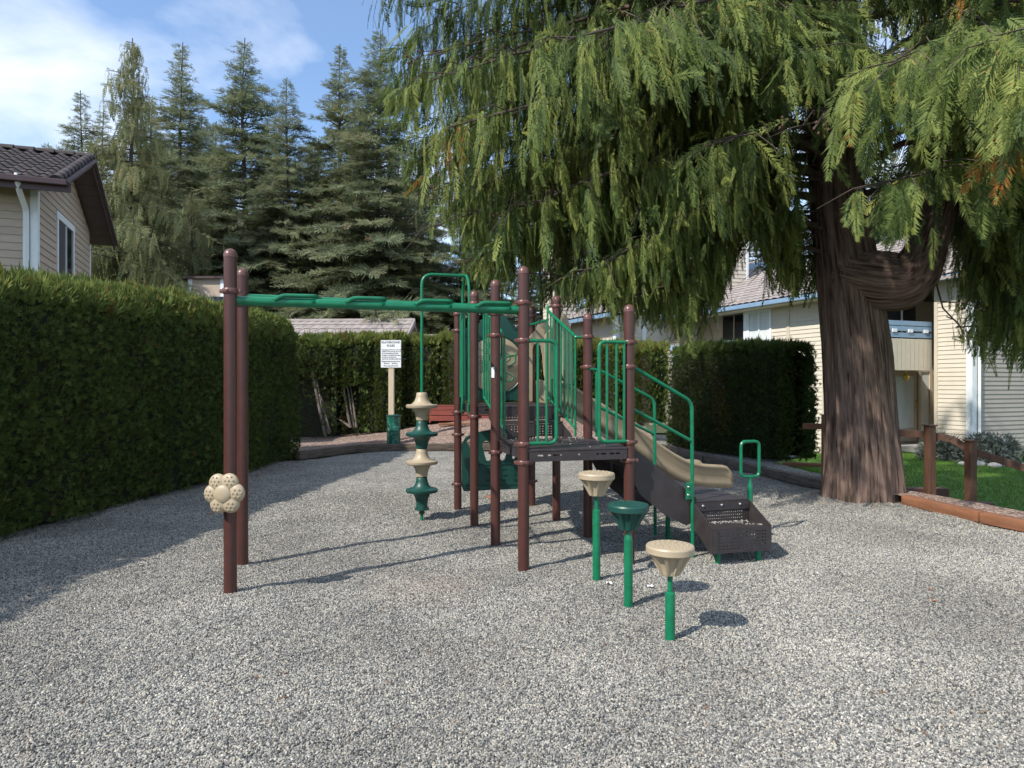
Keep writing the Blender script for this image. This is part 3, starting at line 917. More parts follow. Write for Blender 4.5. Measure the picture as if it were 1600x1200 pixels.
cm = cap_mesh()
for j in range(nrow):
    d = -.06 + row * j
    y = -OV + d * math.cos(pitch); z = roof_z(-OV) + .05 + d * math.sin(pitch)
    for side in (0, 1):
        o = bpy.data.objects.new('rake_tile', cm); COL.objects.link(o); o.parent = roof
        o.location = (OG - .04, y if not side else GW - y, z); o.rotation_euler = (pitch + R(4), 0, 0) if not side else (pitch + R(4), 0, math.pi)
for i in range(15):
    o = bpy.data.objects.new('ridge_tile', cm); COL.objects.link(o); o.parent = roof
    o.location = (OG + .05 - .38 * i, GW / 2, roof_z(GW / 2) + .05); o.rotation_euler = (R(3), 0, R(90))
# back slope under tiles
k = MB(); k.prism([(GW + OV, roof_z(-OV) + .01), (GW / 2, roof_z(GW / 2) + .01), (GW / 2, roof_z(GW / 2) + .05), (GW + OV, roof_z(-OV) + .05)], (-2.95 + OG / 2, 0, 0), (0, 1, 0), (0, 0, 1), 5.95 + OG)
k.build('back_slope', M['tile_d'], roof)
# downspout
k = MB()
k.tube(fillet([(-.16, -OV - .06, EZ + .03 - .1), (-.16, -OV - .02, EZ - .32), (-.16, -.075, EZ - .62), (-.16, -.075, -.1)], .10, 5), .052, 4)
mk(k, 'downspout', M['trim_w'])

# --- generic siding helper: joined narrow boards (too small in the picture to pick apart)
def siding(parent, axis, origin, L, z0, z1, m, openings=(), expo=.118, out_=1):
    """axis 'x' (wall along x, outward -y) or 'y' (wall along y, outward -x); openings = (a0, a1, z0, z1)"""
    k = MB()
    nrow_ = int((z1 - z0) / expo)
    for i in range(nrow_):
        a0 = z0 + expo * i
        spans = [(0, L)]
        for (p, q, zb, zt_) in openings:
            if a0 + expo > zb + .01 and a0 < zt_ - .01:
                ns = []
                for s, e in spans:
                    if q <= s or p >= e: ns.append((s, e)); continue
                    if p > s: ns.append((s, p))
                    if q < e: ns.append((q, e))
                spans = ns
        for s, e in spans:
            if e - s < .03: continue
            c = (s + e) / 2
            pr = [(0, 0), (.024, 0), (.004, expo + .01), (0, expo + .01)]
            if axis == 'x': k.prism(pr, (origin[0] + c, origin[1], a0), (0, -1, 0), (0, 0, 1), e - s)
            else: k.prism(pr, (origin[0], origin[1] + c, a0), (-1, 0, 0), (0, 0, 1), e - s)
    o = k.build('siding', m, parent)
    return tag(o, kind='stuff')

def tiled_slope(parent, p0, p1, q0, q1, m, nu, nv, amp=.03, name='roof_tiles'):
    """tile roof field between eave edge p0-p1 and ridge edge q0-q1: nu columns of rolls, nv stepped rows"""
    p0, p1, q0, q1 = map(Vector, (p0, p1, q0, q1))
    nn_ = (p1 - p0).cross(q0 - p0).normalized()
    if nn_.z < 0: nn_ = -nn_
    su = nu * 4
    V, F = [], []
    for j in range(nv):
        for e in (0, 1):
            t = (j + e) / nv
            a, b = p0.lerp(q0, t), p1.lerp(q1, t)
            for i in range(su + 1):
                s = i / su
                V.append(a.lerp(b, s) + nn_ * (amp * abs(math.sin(math.pi * s * nu)) + .03 * (1 - e)))
    w = su + 1
    for j in range(nv):
        b0 = 2 * j * w
        for i in range(su):
            F.append((b0 + i, b0 + i + 1, b0 + w + i + 1, b0 + w + i))
            if j: F.append((b0 - w + i, b0 - w + i + 1, b0 + i + 1, b0 + i))
    me = bpy.data.meshes.new(name); me.from_pydata([tuple(v) for v in V], [], F)
    return tag(link(name, me, m, parent), kind='stuff')

# --- grey tile roofs behind the back hedge (two garages)
def garage(px0, px1, ridge_py, Y, depth, name_label, rz, drop, hipx):
    x0, x1 = (px0 - 800) / FPX * Y, (px1 - 800) / FPX * Y
    zr_ = 1.5 + (600 - ridge_py) / FPX * Y
    root = empty('garage', ((x0 + x1) / 2, Y, 0), rz, name_label, 'garage')
    w = (x1 - x0) / 2
    k = MB(); k.prism([(-depth + .4, -.1), (depth - .4, -.1), (depth - .4, zr_ - drop + .1), (0, zr_ - .12), (-depth + .4, zr_ - drop + .1)], (0, 0, 0), (0, 1, 0), (0, 0, 1), 2 * w - .5)
    k.build('wall', M['side_r'], root)
    r = MB()
    for sg_ in (-1, 1):
        r.prism([(0, zr_), (sg_ * depth, zr_ - drop), (sg_ * depth, zr_ - drop - .08), (0, zr_ - .08)], (0, 0, 0), (0, 1, 0), (0, 0, 1), 2 * w)
    rf = r.build('roof', M['tile_g'], root)
    tiled_slope(rf, (-w, -depth, zr_ - drop + .02), (w, -depth, zr_ - drop + .02), (-w, 0, zr_ + .02), (w, 0, zr_ + .02), M['tile_g'], int(2 * w / .29), int(depth / .33))
    k = MB(); k.tube([(-w - .03, 0, zr_ + .03), (w + .03, 0, zr_ + .03)], .085, 8); k.build('ridge_cap', M['tile_g'], rf)
    for sg_ in (-1,):
        k = MB(); k.bar((w + .02, -depth, zr_ - drop), (w + .02, 0, zr_), .06, .16); k.build('rake_cap', M['tile_g'], rf)
    return root
garage(395, 648, 503, 24.5, 2.6, 'garage with the higher grey tile roof behind the back hedge', R(-2.5), 1.25, 0)
garage(630, 712, 527, 26.0, 2.4, 'garage with the lower grey tile roof right of the higher one', R(-2.5), 1.15, 0)

# --- small house glimpsed left of the ladder posts
Y = 26.0
sh = empty('far_house', ((322 - 800) / FPX * Y, Y, 0), 0, 'little house end with white trim under the weeping tree, behind the hedge', 'house')
w = 28 / FPX * Y
k = MB(); k.box((0, 1.0, 2.65), (2 * w, 2.0, 5.8)); k.build('wall', M['side_l'], sh)
k = MB(); k.box((0, 1.0, 1.5 + 166 / FPX * Y), (2 * w + .3, 2.3, .09)); k.build('roof', M['fascia'], sh)
for x in (-w + .08, w - .05):
    k = MB(); k.box((x, -.015, 2.7), (.16, .03, 5.7)); k.build('corner_trim', M['trim_w'], sh)
k = MB(); k.box((.1, -.02, 1.5 + 118 / FPX * Y), (1.15, .04, .9)); k.build('window', M['glass_d'], sh)

# --- right house, block A (lit wall with the tall window) and block C (wall with the downspout), one building
A0 = Vector((8.60, 18.6, 0))
rh = empty('cream_house', A0, BROT, 'large cream sided house with tile roof and blue gutters behind the cedar', 'house')
def w2l(x, y):
    d = Vector((x - A0.x, y - A0.y, 0)); d.rotate(Euler((0, 0, -BROT))); return d.x, d.y
EA = 3.95
# block A: corner at local (0,0); left wall runs along +y, front wall along +x
k = MB(); k.box((.78, 1.6, (EA - .6) / 2 - .05), (1.55, 3.2, EA + .5)); wa = k.build('wall', M['side_r'], rh)
WA0, WA1, WZa, WZb = 2.10, 2.98, 1.55, 3.70
siding(wa, 'y', (-.001, .10), 3.1, -.25, EA, M['side_r'], [(WA0 - .1, WA1 + .12, WZa, WZb + .3)])
siding(wa, 'x', (.08, -.001), 1.4, -.25, EA, M['side_r'])
k = MB(); k.box((-.02, .045, 1.8), (.03, .09, 4.2)); k.box((.045, -.02, 1.8), (.09, .03, 4.2)); k.build('corner_trim', M['trim_c'], rh)
k = MB(); k.tube([(-.08, -.06, EA - .15), (-.08, -.06, -.3)], .05, 4); k.build('downspout', M['trim_w'], rh)
k = MB(); k.box((-.022, 1.35, 1.8), (.028, .12, 4.1)); k.build('corner_trim', M['trim_c'], rh)
k = MB(); k.box((-.02, 3.15, 1.8), (.03, .16, 4.2)); k.box((.05, 3.23, 1.8), (.16, .03, 4.2)); k.build('corner_trim', M['trim_w'], rh)
k = MB()
for (ya, yb, za, zb) in ((WA0 - .09, WA0, WZa, WZb), (WA1, WA1 + .09, WZa, WZb), (WA0 - .09, WA1 + .09, WZb, WZb + .09), (WA0, WA1, WZa, WZa + .08), ((WA0 + WA1) / 2 - .03, (WA0 + WA1) / 2 + .03, WZa + .08, WZb)):
    k.box((-.02, (ya + yb) / 2, (za + zb) / 2), (.05, yb - ya, zb - za))
win = k.build('window', M['trim_w'], rh)
k = MB(); k.box((-.004, (WA0 + WA1) / 2, (WZa + WZb) / 2), (.01, WA1 - WA0, WZb - WZa)); k.build('pane', M['blind'], win)
k = MB(); k.box((-.011, WA0 + .62, WZa + .62), (.006, .36, 1.0)); k.build('curtain_gap', M['screen'], win)
k = MB(); k.box((-.011, WA0 + .20, WZa + .62), (.006, .30, .98)); k.build('curtain_gap', M['screen'], win)
# recess left of block A with the sliding door and the balcony
k = MB(); k.box((3.2, 5.2, 1.70), (3.99, 3.9, 4.4)); wb = k.build('wall', M['side_r'], rh)
siding(wb, 'y', (1.199, 3.25), 3.9, -.2, EA, M['side_r'], [(1.30, 2.5, 1.9, 3.85)])
k = MB(); k.box((1.185, 5.15, 2.9), (.02, 1.15, 2.0)); sd_ = k.build('sliding_door', M['glass_d'], rh)
k = MB(); k.box((1.17, 5.12, 2.9), (.03, .05, 2.0)); k.build('door_frame', M['trim_c'], sd_)
bal = MB(); bal.box((-.35, 5.0, 2.80), (.10, 3.3, .18)); bal.box((-.35, 5.0, 2.52), (.05, 3.3, .14)); bal.box((-.35, 5.0, 2.26), (.05, 3.3, .14)); bal.box((.4, 3.36, 2.80), (1.4, .10, .18)); bal.box((.4, 3.36, 2.52), (1.4, .05, .14))
bo = bal.build('balcony_rail', M['bluerail'], rh)
for yy in (3.5, 4.1, 4.7, 5.3, 5.9, 6.5):
    k = MB(); k.box((-.30, yy, 2.45), (.07, .09, .6)); k.build('rail_block', M['trim_w'], bo)
k = MB(); k.box((.45, 5.0, 1.85), (1.6, 3.3, .16)); k.build('balcony_floor', M['trim_c'], rh)
# roof of block A
k = MB(); k.prism([(-.5, EA - .02), (3.4, EA + 1.75), (7.3, EA), (7.3, EA - .1), (3.4, EA + 1.62), (-.5, EA - .10)], (0, 3.4, 0), (1, 0, 0), (0, 0, 1), 7.9)
ra = k.build('roof', M['tile_g'], rh)
tiled_slope(ra, (-.52, 7.3, EA), (-.52, -.52, EA), (3.4, 7.3, EA + 1.78), (3.4, -.52, EA + 1.78), M['tile_g'], 27, 13)
k = MB(); k.bar((-.60, -.5, EA - .08), (-.60, 7.3, EA - .08), .13, .13, .02); k.build('gutter', M['gutter'], ra)
k = MB(); k.box((-.25, 3.3, EA - .14), (.6, 7.6, .05)); k.build('soffit', M['trim_c'], ra)
# chimney chase above the roof and the small gable beside it
k = MB(); k.box((1.9, 6.9, 5.2), (1.3, 1.75, 4.2)); ch = k.build('chimney_chase', M['side_r'], rh)
siding(ch, 'x', (1.25, 6.022), 1.3, 3.6, 7.25, M['side_r'], expo=.15)
siding(ch, 'y', (1.248, 6.02), 1.75, 3.6, 7.25, M['side_r'], expo=.15)
k = MB(); k.box((1.24, 6.015, 5.4), (.12, .12, 3.8)); k.box((2.52, 6.015, 5.4), (.10, .05, 3.8)); k.build('corner_trim', M['trim_w'], ch)
k = MB(); k.prism([(-1.7, 4.6), (1.7, 4.6), (1.7, 5.55), (0, 6.2), (-1.7, 5.55)], (4.0, 7.2, 0), (1, 0, 0), (0, 0, 1), .3); gd = k.build('gable', M['side_shade'], rh)
for sg_ in (-1, 1):
    k = MB(); k.bar((4.0 + sg_ * 1.95, 7.0, 5.46), (4.0, 7.0, 6.24), .05, .17); k.build('rake_board', M['gutter'], gd)
    k = MB(); k.prism([(0, 6.30), (sg_ * 2.05, 5.50), (sg_ * 2.05, 5.57), (0, 6.38)], (4.0, 7.6, 0), (1, 0, 0), (0, 0, 1), 1.2); k.build('gable_roof', M['tile_g'], gd)
# block C: convex corner at px 1520
cxl, cyl_ = w2l(12.2, 18.0)
wc = MB(); wc.box((cxl + 4.0, cyl_ + .495, 2.0), (8.0, .99, 5.0)); wc.box((cxl + 4.9, cyl_ + 3.5, 2.0), (6.2, 5.0, 4.9)); wcc = wc.build('wall', M['side_r'], rh)
wc = MB(); wc.prism([(0, 4.4), (8, 4.4), (4.0, 6.6)], (cxl, cyl_ + .16, 0), (1, 0, 0), (0, 0, 1), .3); wc.build('gable_wall', M['side_shade'], rh)
siding(wcc, 'x', (cxl, cyl_ - .001), 7.9, -.45, 4.4, M['side_shade'], expo=.12)
siding(wcc, 'y', (cxl - .001, cyl_), 1.0, -.45, 4.4, M['side_r'], expo=.12)
k = MB()
for i in range(17):
    z0 = 4.42 + .12 * i; f = (z0 + .12 - 4.4) / 2.2
    if f > .97: break
    k.prism([(0, 0), (.014, 0), (.003, .13), (0, .13)], (cxl + 4.0, cyl_ - .001, z0), (0, -1, 0), (0, 0, 1), 8 * (1 - f))
tag(k.build('siding', M['side_shade'], wcc), kind='stuff')
k = MB(); k.box((cxl - .02, cyl_ + .05, 2.0), (.03, .16, 5.0)); k.box((cxl + .07, cyl_ - .02, 2.0), (.16, .03, 5.0)); k.build('corner_trim', M['trim_w'], rh)
k = MB(); k.tube([(cxl + .19, cyl_ - .07, 4.3), (cxl + .19, cyl_ - .07, -.4)], .045, 4); k.build('downspout', M['trim_w'], rh)
k = MB(); k.box((cxl - .022, cyl_ + .98, 2.0), (.03, .10, 4.8)); k.build('corner_trim', M['trim_c'], rh)
k = MB(); k.box((cxl + 4, cyl_ - .02, -.56), (8.05, .05, .20)); k.build('foundation', M['concrete'], rh)
k = MB(); k.bar((cxl - .45, cyl_ - .5, 4.36), (cxl - .45, cyl_ + 6, 4.36), .13, .14, .02); k.build('gutter', M['gutter'], rh)
k = MB(); k.prism([(-.55, 4.38), (4.0, 6.75), (8.5, 4.38), (8.5, 4.28), (4.0, 6.6), (-.55, 4.30)], (cxl, cyl_ + 2.8, 0), (1, 0, 0), (0, 0, 1), 6.6); rc = k.build('roof', M['tile_g'], rh)
tiled_slope(rc, (cxl - .52, cyl_ + 6, 4.41), (cxl - .52, cyl_ - .52, 4.41), (cxl + 4, cyl_ + 6, 6.78), (cxl + 4, cyl_ - .52, 6.78), M['tile_g'], 22, 15)
k = MB(); k.box((cxl + .9, cyl_ - .03, .02), (.05, .05, .05)); k.tube([(cxl + .9, cyl_ - .02, .05), (cxl + .9, cyl_ - .10, .05), (cxl + .9, cyl_ - .11, 0)], .015, 6); k.build('tap', M['bolt'], rh)
# entrance recess: back wall, door, balcony above
bxl, byl = w2l(11.0, 20.0)
k = MB(); k.box((bxl + .5, byl + .1, 1.7), (3.6, .2, 4.6)); we = k.build('wall', M['side_r'], rh)
def along(px, yl):     # local x on the line local y = yl seen at picture column px
    lo, hi = -5, 12
    for _ in range(50):
        m_ = (lo + hi) / 2
        p = A0 + BE1 * m_ + BE2 * yl
        if p.x / p.y * FPX + 800 < px: lo = m_
        else: hi = m_
    return lo
d0, d1 = along(1393, byl), along(1430, byl)
s0, s1 = along(1436, byl), along(1449, byl)
zb0, zt0 = -.22, 1.86
k = MB(); k.box(((d0 + d1) / 2, byl - .03, (zb0 + zt0) / 2), (d1 - d0, .06, zt0 - zb0), bevel=.005); dr = k.build('door', M['doorc'], rh)
k = MB(); k.box(((d0 + d1) / 2 - .05, byl - .065, .95), (d1 - d0 - .22, .012, 1.55)); k.build('door_pane', M['blind'], dr)
for zz_ in (.82, .98):
    k = MB(); k.sphere((d1 - .07, byl - .10, zz_), .035, sub=2); k.build('door_handle', M['brass'], dr, True)
k = MB(); k.box(((s0 + s1) / 2, byl - .03, (zb0 + zt0) / 2), (s1 - s0, .05, zt0 - zb0)); sl = k.build('side_light', M['blind'], rh)
k = MB()
for xx in (d0 - .06, (d1 + s0) / 2, s1 + .05): k.box((xx, byl - .04, (zb0 + zt0) / 2), (.10, .09, zt0 - zb0))
k.box(((d0 + s1) / 2, byl - .04, zt0 + .05), (s1 - d0 + .2, .09, .10)); k.build('door_frame', M['doorc'], rh)
k = MB(); k.box(((d0 + s1) / 2, byl - .7, -.33), (2.6, 1.4, .14)); k.build('porch_slab', M['concrete'], rh)
yb_ = byl - 1.15
b0, b1 = along(1330, yb_), along(1456, yb_)
zt_b = 1.5 + (600 - 531) / FPX * 19.2; zb_b = 1.5 + (600 - 579) / FPX * 19.2
k = MB(); k.box(((b0 + b1) / 2, yb_ + .6, (zt_b + zb_b) / 2), (b1 - b0 - .04, 1.15, zt_b - zb_b - .02)); bl = k.build('balcony', M['trim_c'], rh)
k = MB(); nbd = 18
for i in range(nbd):
    xx = lerp_b = b0 + (b1 - b0) * (i + .5) / nbd
    k.box((xx, yb_ + .015, (zt_b + zb_b) / 2), ((b1 - b0) / nbd - .018, .035, zt_b - zb_b))
tag(k.build('balcony_boards', M['trim_c'], bl), kind='stuff')
for zz_ in (.10, .28, .43):
    k = MB(); k.box(((b0 + b1) / 2, yb_ + .03, zt_b + zz_), (b1 - b0, .05, .13)); k.build('balcony_rail', M['gutter'], bl)
for i in range(5):
    k = MB(); k.box((b0 + (b1 - b0) * (i + .6) / 5, yb_ + .02, zt_b + .22), (.16, .09, .09)); k.build('rail_block', M['trim_w'], bl)
gx = along(1407, byl); k = MB(); k.box((gx, byl - .02, zt_b + .9), (1.2, .03, 1.7)); bd = k.build('balcony_door', M['glass_d'], rh)
k = MB(); k.box((gx, byl - .04, zt_b + .9), (.06, .03, 1.7)); k.build('door_frame', M['trim_w'], bd)
lx = along(1416, byl - .8)
k = MB(); k.lathe([(0, .16), (.012, .10), (.05, .09), (.095, .02), (.09, -.05), (.05, -.10), (.02, -.13), (0, -.14)], 14, (lx, byl - .8, zb_b - .17))
k.tube([(lx, byl - .8, zb_b + .01), (lx, byl - .8, zb_b - .05)], .012, 6); k.build('lantern', M['brass'], rh, True)

# --- middle house behind the cedar's left side
mh = empty('far_cream_house', (3.67, 24.0, 0), BROT, 'far cream house with grey tile roof seen between the climbing frame posts and the cedar', 'house')
k = MB(); k.box((3.0, 1.75, 1.9), (6.0, 3.5, 4.1)); wm = k.build('wall', M['side_r'], mh)
siding(wm, 'x', (0, -.001), 6.0, .8, 3.9, M['side_r'], expo=.14)
siding(wm, 'y', (-.001, 0.0), 3.5, .8, 3.9, M['side_r'], expo=.14)
k = MB(); k.prism([(-.5, 3.95), (2.6, 5.35), (6.4, 3.95), (6.4, 3.87), (2.6, 5.22), (-.5, 3.87)], (0, 1.7, 0), (1, 0, 0), (0, 0, 1), 4.4)
rm_ = k.build('roof', M['tile_g'], mh)
tiled_slope(rm_, (-.52, 3.9, 3.98), (-.52, -.52, 3.98), (2.6, 3.9, 5.38), (2.6, -.52, 5.38), M['tile_g'], 15, 10)
k = MB(); k.bar((-.58, -.5, 3.88), (-.58, 3.9, 3.88), .13, .14, .02); k.build('gutter', M['gutter'], rm_)
k = MB(); k.tube(fillet([(-.5, -.35, 3.85), (-.2, -.4, 3.55), (.3, -.14, 3.3), (.3, -.14, 0)], .1, 4), .05, 5); k.build('downspout', M['trim_c'], mh)
k = MB(); k.box((-.02, .05, 2.0), (.04, .16, 3.8)); k.box((.06, -.02, 2.0), (.16, .04, 3.8)); k.build('corner_trim', M['trim_w'], mh)
for xx in (1.15, 3.4):
    k = MB(); k.box((xx, -.03, 2.0), (.16, .05, 3.8)); k.build('corner_trim', M['trim_w'], mh)
k = MB(); k.box((-.02, 2.1, 2.8), (.04, .12, 2.0)); k.build('corner_trim', M['trim_c'], mh)
k = MB(); k.box((.38, 5.3, 4.0), (1.0, 1.2, 7.2)); c2 = k.build('chimney_chase', M['side_r'], mh)
siding(c2, 'y', (-.121, 4.7), 1.2, 3.0, 7.4, M['side_r'], expo=.16)
siding(c2, 'x', (-.12, 4.698), 1.0, 3.0, 7.4, M['side_r'], expo=.16)
k = MB(); k.box((-.35, 1.2, 2.95), (.08, .95, .10)); k.build('rail_board', M['wood_or'], mh)
# ================================================================== PLAYGROUND
PO = Vector((0.093, 5.48, 0)); PR = R(15.5)
D = 0.93
play = empty('play_structure', PO, PR,
             'green, brown and tan climbing frame with slide and monkey bars standing on the gravel', 'climbing frame')
PRAD = 0.0455

def local(px, y, z=0.0):
    """picture column / depth -> world point (planning only)"""
    return Vector(((px - 800) / FPX * y, y, z))

def make_post(u, v, h, clamps, name='support_post'):
    b = MB(); b.tube([(0, 0, -0.05), (0, 0, h - 0.045)], PRAD, 20)
    o = b.build(name, M['post'], play, True, (u, v, 0))
    c = MB(); c.lathe([(0.0, 0.052), (0.016, 0.05), (0.032, 0.041), (0.043, 0.024), (0.0475, 0.008), (0.0475, -0.012), (0.045, -0.013)], 20)
    c.build('post_cap', M['cap'], o, True, (0, 0, h - 0.05))
    for cz, ang in clamps:
        k = MB()
        k.lathe([(0.046, -0.017), (0.052, -0.019), (0.0565, -0.012), (0.0565, 0.012), (0.052, 0.019), (0.046, 0.017)], 20)
        for s in (-1, 1):
            a = R(ang) + (math.pi if s < 0 else 0)
            k.box((math.cos(a) * 0.061, math.sin(a) * 0.061, 0), (0.03, 0.018, 0.03), Euler((0, 0, a)), 0.006)
            k.sphere((math.cos(a) * 0.07, math.sin(a) * 0.07, 0), 0.011, sub=1)
        k.sphere((math.cos(R(ang) + 1.57) * -0.056, math.sin(R(ang) + 1.57) * -0.056, 0), 0.011, sub=1)
        k.build('clamp', M['cap'], o, True, (0, 0, cz))
    return o

make_post(0, 0, 2.45, [(2.155, 0), (1.85, 0), (1.015, 0), (0.865, -20)])
make_post(D, 0, 2.17, [(1.85, 0), (1.645, 10), (1.01, 0), (0.856, -20)])
make_post(D, D, 2.19, [(1.96, 90), (1.665, 0), (0.86, 0)])
make_post(0, D, 2.48, [(2.16, 0), (1.955, 0), (0.86, 20)])
make_post(0, 2 * D, 2.50, [(2.36, 90), (1.15, 0)])
make_post(D, 2 * D, 2.48, [(2.36, 0), (1.15, 0)])
make_post(0, 3 * D, 2.46, [(2.34, 90), (2.14, 0), (1.16, 0), (0.89, 0), (0.295, 0)])
make_post(D, 3 * D, 2.46, [(2.34, 90), (1.16, 0), (0.89, 0), (0.295, 0)])
LA = (-2.2, -0.06); LB = (-2.12, D - 0.17)
# ladder posts stand where the left pair stands on the ground
def to_local(x, y):
    d = Vector((x - PO.x, y - PO.y, 0)); d.rotate(Euler((0, 0, -PR)))
    return d.x, d.y
LA = to_local(-440 * 1.5 / 328, FPX * 1.5 / 328)
LB = to_local(-421 * 1.5 / 280, FPX * 1.5 / 280)
pfront = make_post(*LA, 2.465, [(2.163, -15)])
make_post(*LB, 2.465, [(2.163, -15)])

# --- overhead ladder
def beam(a, b, r, name):
    t = MB(); t.tube([a, b], r, 14)
    return t.build(name, M['green'], play, True)
beam((LA[0] + .03, LA[1] + .02, 2.098), (-.03, .02, 2.098), 0.035, 'overhead_beam')
beam((LB[0] + .03, LB[1], 2.222), (-.03, D, 2.212), 0.035, 'overhead_beam')
def lerp(a, b, t): return a + (b - a) * t
for s0 in (0.135, 0.365, 0.60, 0.82):
    def near(s): return Vector((lerp(LA[0], 0, s), lerp(LA[1], 0, s) + .01, 2.108))
    def far(s): return Vector((lerp(LB[0], 0, s), lerp(LB[1], D, s), 2.215))
    a = near(s0) + Vector((0, -.032, .0))
    pts = fillet([a, a + Vector((.055, .012, .036)), near(s0 + .132) + Vector((0, -.012, .040)), far(s0 + .165)], 0.05, 5)
    t = MB(); t.tube(pts, 0.0155, 8)
    o = t.build('rung', M['green'], play, True)
    e = near(s0 + .118) + Vector((0, -.036, -.004))
    t = MB(); t.tube([e, e + Vector((0.03, .03, .006))], .0125, 8); t.build('rung_stub', M['green'], o, True)

# --- decks
def deck(u0, u1, v0, v1, z, slots, name):
    b = MB()
    b.box(((u0 + u1) / 2, (v0 + v1) / 2, z - 0.012), (u1 - u0, v1 - v0, 0.024), bevel=0.008)
    t = 0.012
    h = 0.078
    # skirt with real slots: built as strips between the slot rows
    def skirt(p, q):
        L = (Vector(q) - Vector(p)).length
        d = (Vector(q) - Vector(p)).normalized()
        xs = [0.0]
        for c, w in slots:
            xs += [c * L - w / 2, c * L + w / 2]
        xs.append(L)
        zt, z1, z2, zb = z - 0.0242, z - 0.046, z - 0.060, z - 0.024 - h
        def seg(xa, xb, za, zb_):
            a = Vector(p) + d * xa; bb = Vector(p) + d * xb
            b.bar((a.x, a.y, (za + zb_) / 2), (bb.x, bb.y, (za + zb_) / 2), t, za - zb_)
        seg(0, L, zt, z1)
        seg(0, L, z2, zb)
        for i in range(0, len(xs), 2):
            seg(xs[i], xs[i + 1], z1, z2)
    e = 0.008
    skirt((u0 + e, v0 + e, 0), (u1 - e, v0 + e, 0))
    skirt((u0 + e, v1 - e, 0), (u1 - e, v1 - e, 0))
    skirt((u0 + e, v0 + 2 * e, 0), (u0 + e, v1 - 2 * e, 0))
    skirt((u1 - e, v0 + 2 * e, 0), (u1 - e, v1 - 2 * e, 0))
    return b.build(name, M['deck'], play, False)
SL = [(0.11, .05), (0.20, .03), (0.26, .045), (0.31, .025), (0.5, .022), (0.69, .022), (0.75, .045), (0.84, .04), (0.9, .04)]
lowdeck = deck(0.03, D - 0.03, -0.045, D + 0.045, 0.975, SL, 'deck')
updeck = deck(0.03, D - 0.03, 2 * D - 0.045, 3 * D + 0.045, 1.275, SL, 'deck')
updeck['label'] = 'higher deck between the slide and the pole climber'
lowdeck['label'] = 'lower deck nearest the stepping pods'

# --- two perforated steps between the decks
def perforated(p, ax, az, w, h, nx, nz, name, parent, m, margin=(0.06, 0.02), hole=0.4):
    """plate w x h from corner p; nx x nz real holes"""
    ax, az = Vector(ax).normalized(), Vector(az).normalized(); p = Vector(p)
    V, F = [], []
    def q(a, b_, c, d_):
        i = len(V)
        for x, y in (a, b_, c, d_): V.append(p + ax * x + az * y)
        F.append((i, i + 1, i + 2, i + 3))
    mx_, mz_ = margin
    cw, ch = (w - 2 * mx_) / nx, (h - 2 * mz_) / nz
    q((0, 0), (w, 0), (w, mz_), (0, mz_)); q((0, h - mz_), (w, h - mz_), (w, h), (0, h))
    q((0, mz_), (mx_, mz_), (mx_, h - mz_), (0, h - mz_)); q((w - mx_, mz_), (w, mz_), (w, h - mz_), (w - mx_, h - mz_))
    for i in range(nx):
        for j in range(nz):
            x0, z0 = mx_ + i * cw, mz_ + j * ch
            x1, z1 = x0 + cw, z0 + ch
            r = hole * min(cw, ch) / 2 * 1.15
            cx, cz = (x0 + x1) / 2, (z0 + z1) / 2
            a, b_, c, d_ = (cx - r, cz - r), (cx + r, cz - r), (cx + r, cz + r), (cx - r, cz + r)
            q((x0, z0), (x1, z0), b_, a); q((x1, z0), (x1, z1), c, b_)
            q((x1, z1), (x0, z1), d_, c); q((x0, z1), (x0, z0), a, d_)
    me = bpy.data.meshes.new(name)
    me.from_pydata([tuple(v) for v in V], [], F)
    return link(name, me, m, parent)

def step_panel(u):
    ste = MB()
    ste.prism([(D + .03, 0.86), (D + .03, 0.985), (D + .10, 1.02), (2 * D - .06, 1.29), (2 * D - .06, 1.13)], (u, 0, 0), (0, 1, 0), (0, 0, 1), 0.012)
    return ste
stair_low = step_panel(.15).build('deck_steps', M['deck'], play)
step_panel(D - .15).build('side_panel', M['deck'], stair_low)
for k, (vv, z0, z1) in enumerate(((D + .26, .98, 1.125), (D + .56, 1.13, 1.272))):
    b = MB(); b.box((D / 2, vv + .14, z1 - .01), (D - .32, .28, .02), bevel=.006)
    b.build('step', M['deck'], stair_low)
    perforated((0.165, vv, z0), (1, 0, 0), (0, 0, 1), D - .33, z1 - z0 - .022, 17, 4, 'riser', stair_low, M['deck'], (0.05, 0.012), 0.32)

# --- guard rails
def guard(name, loop, bars, r=0.0155, br=0.0115, fr=0.06, label=None):
    t = MB(); t.tube(fillet(loop, fr, 5), r, 10)
    o = t.build(name, M['green'], play, True)
    if label: o['label'] = label
    for a, b_ in bars:
        k = MB(); k.tube([a, b_], br, 8)
        k.build('bar', M['green'], o, True)
    return o
guard('guard_rail', [(.04, -.03, 1.85), (.27, -.03, 1.85), (.27, -.03, 1.02), (.04, -.03, 1.02)],
      [((.112, -.03, 1.03), (.112, -.03, 1.845)), ((.186, -.03, 1.03), (.186, -.03, 1.845))])
guard('guard_rail', [(D - .04, -.03, 1.85), (.645, -.03, 1.85), (.645, -.03, 1.02), (D - .04, -.03, 1.02)],
      [((.715, -.03, 1.03), (.715, -.03, 1.845)), ((.80, -.03, 1.03), (.80, -.03, 1.845)), ((.87, -.03, 1.03), (.87, -.03, 1.845))])
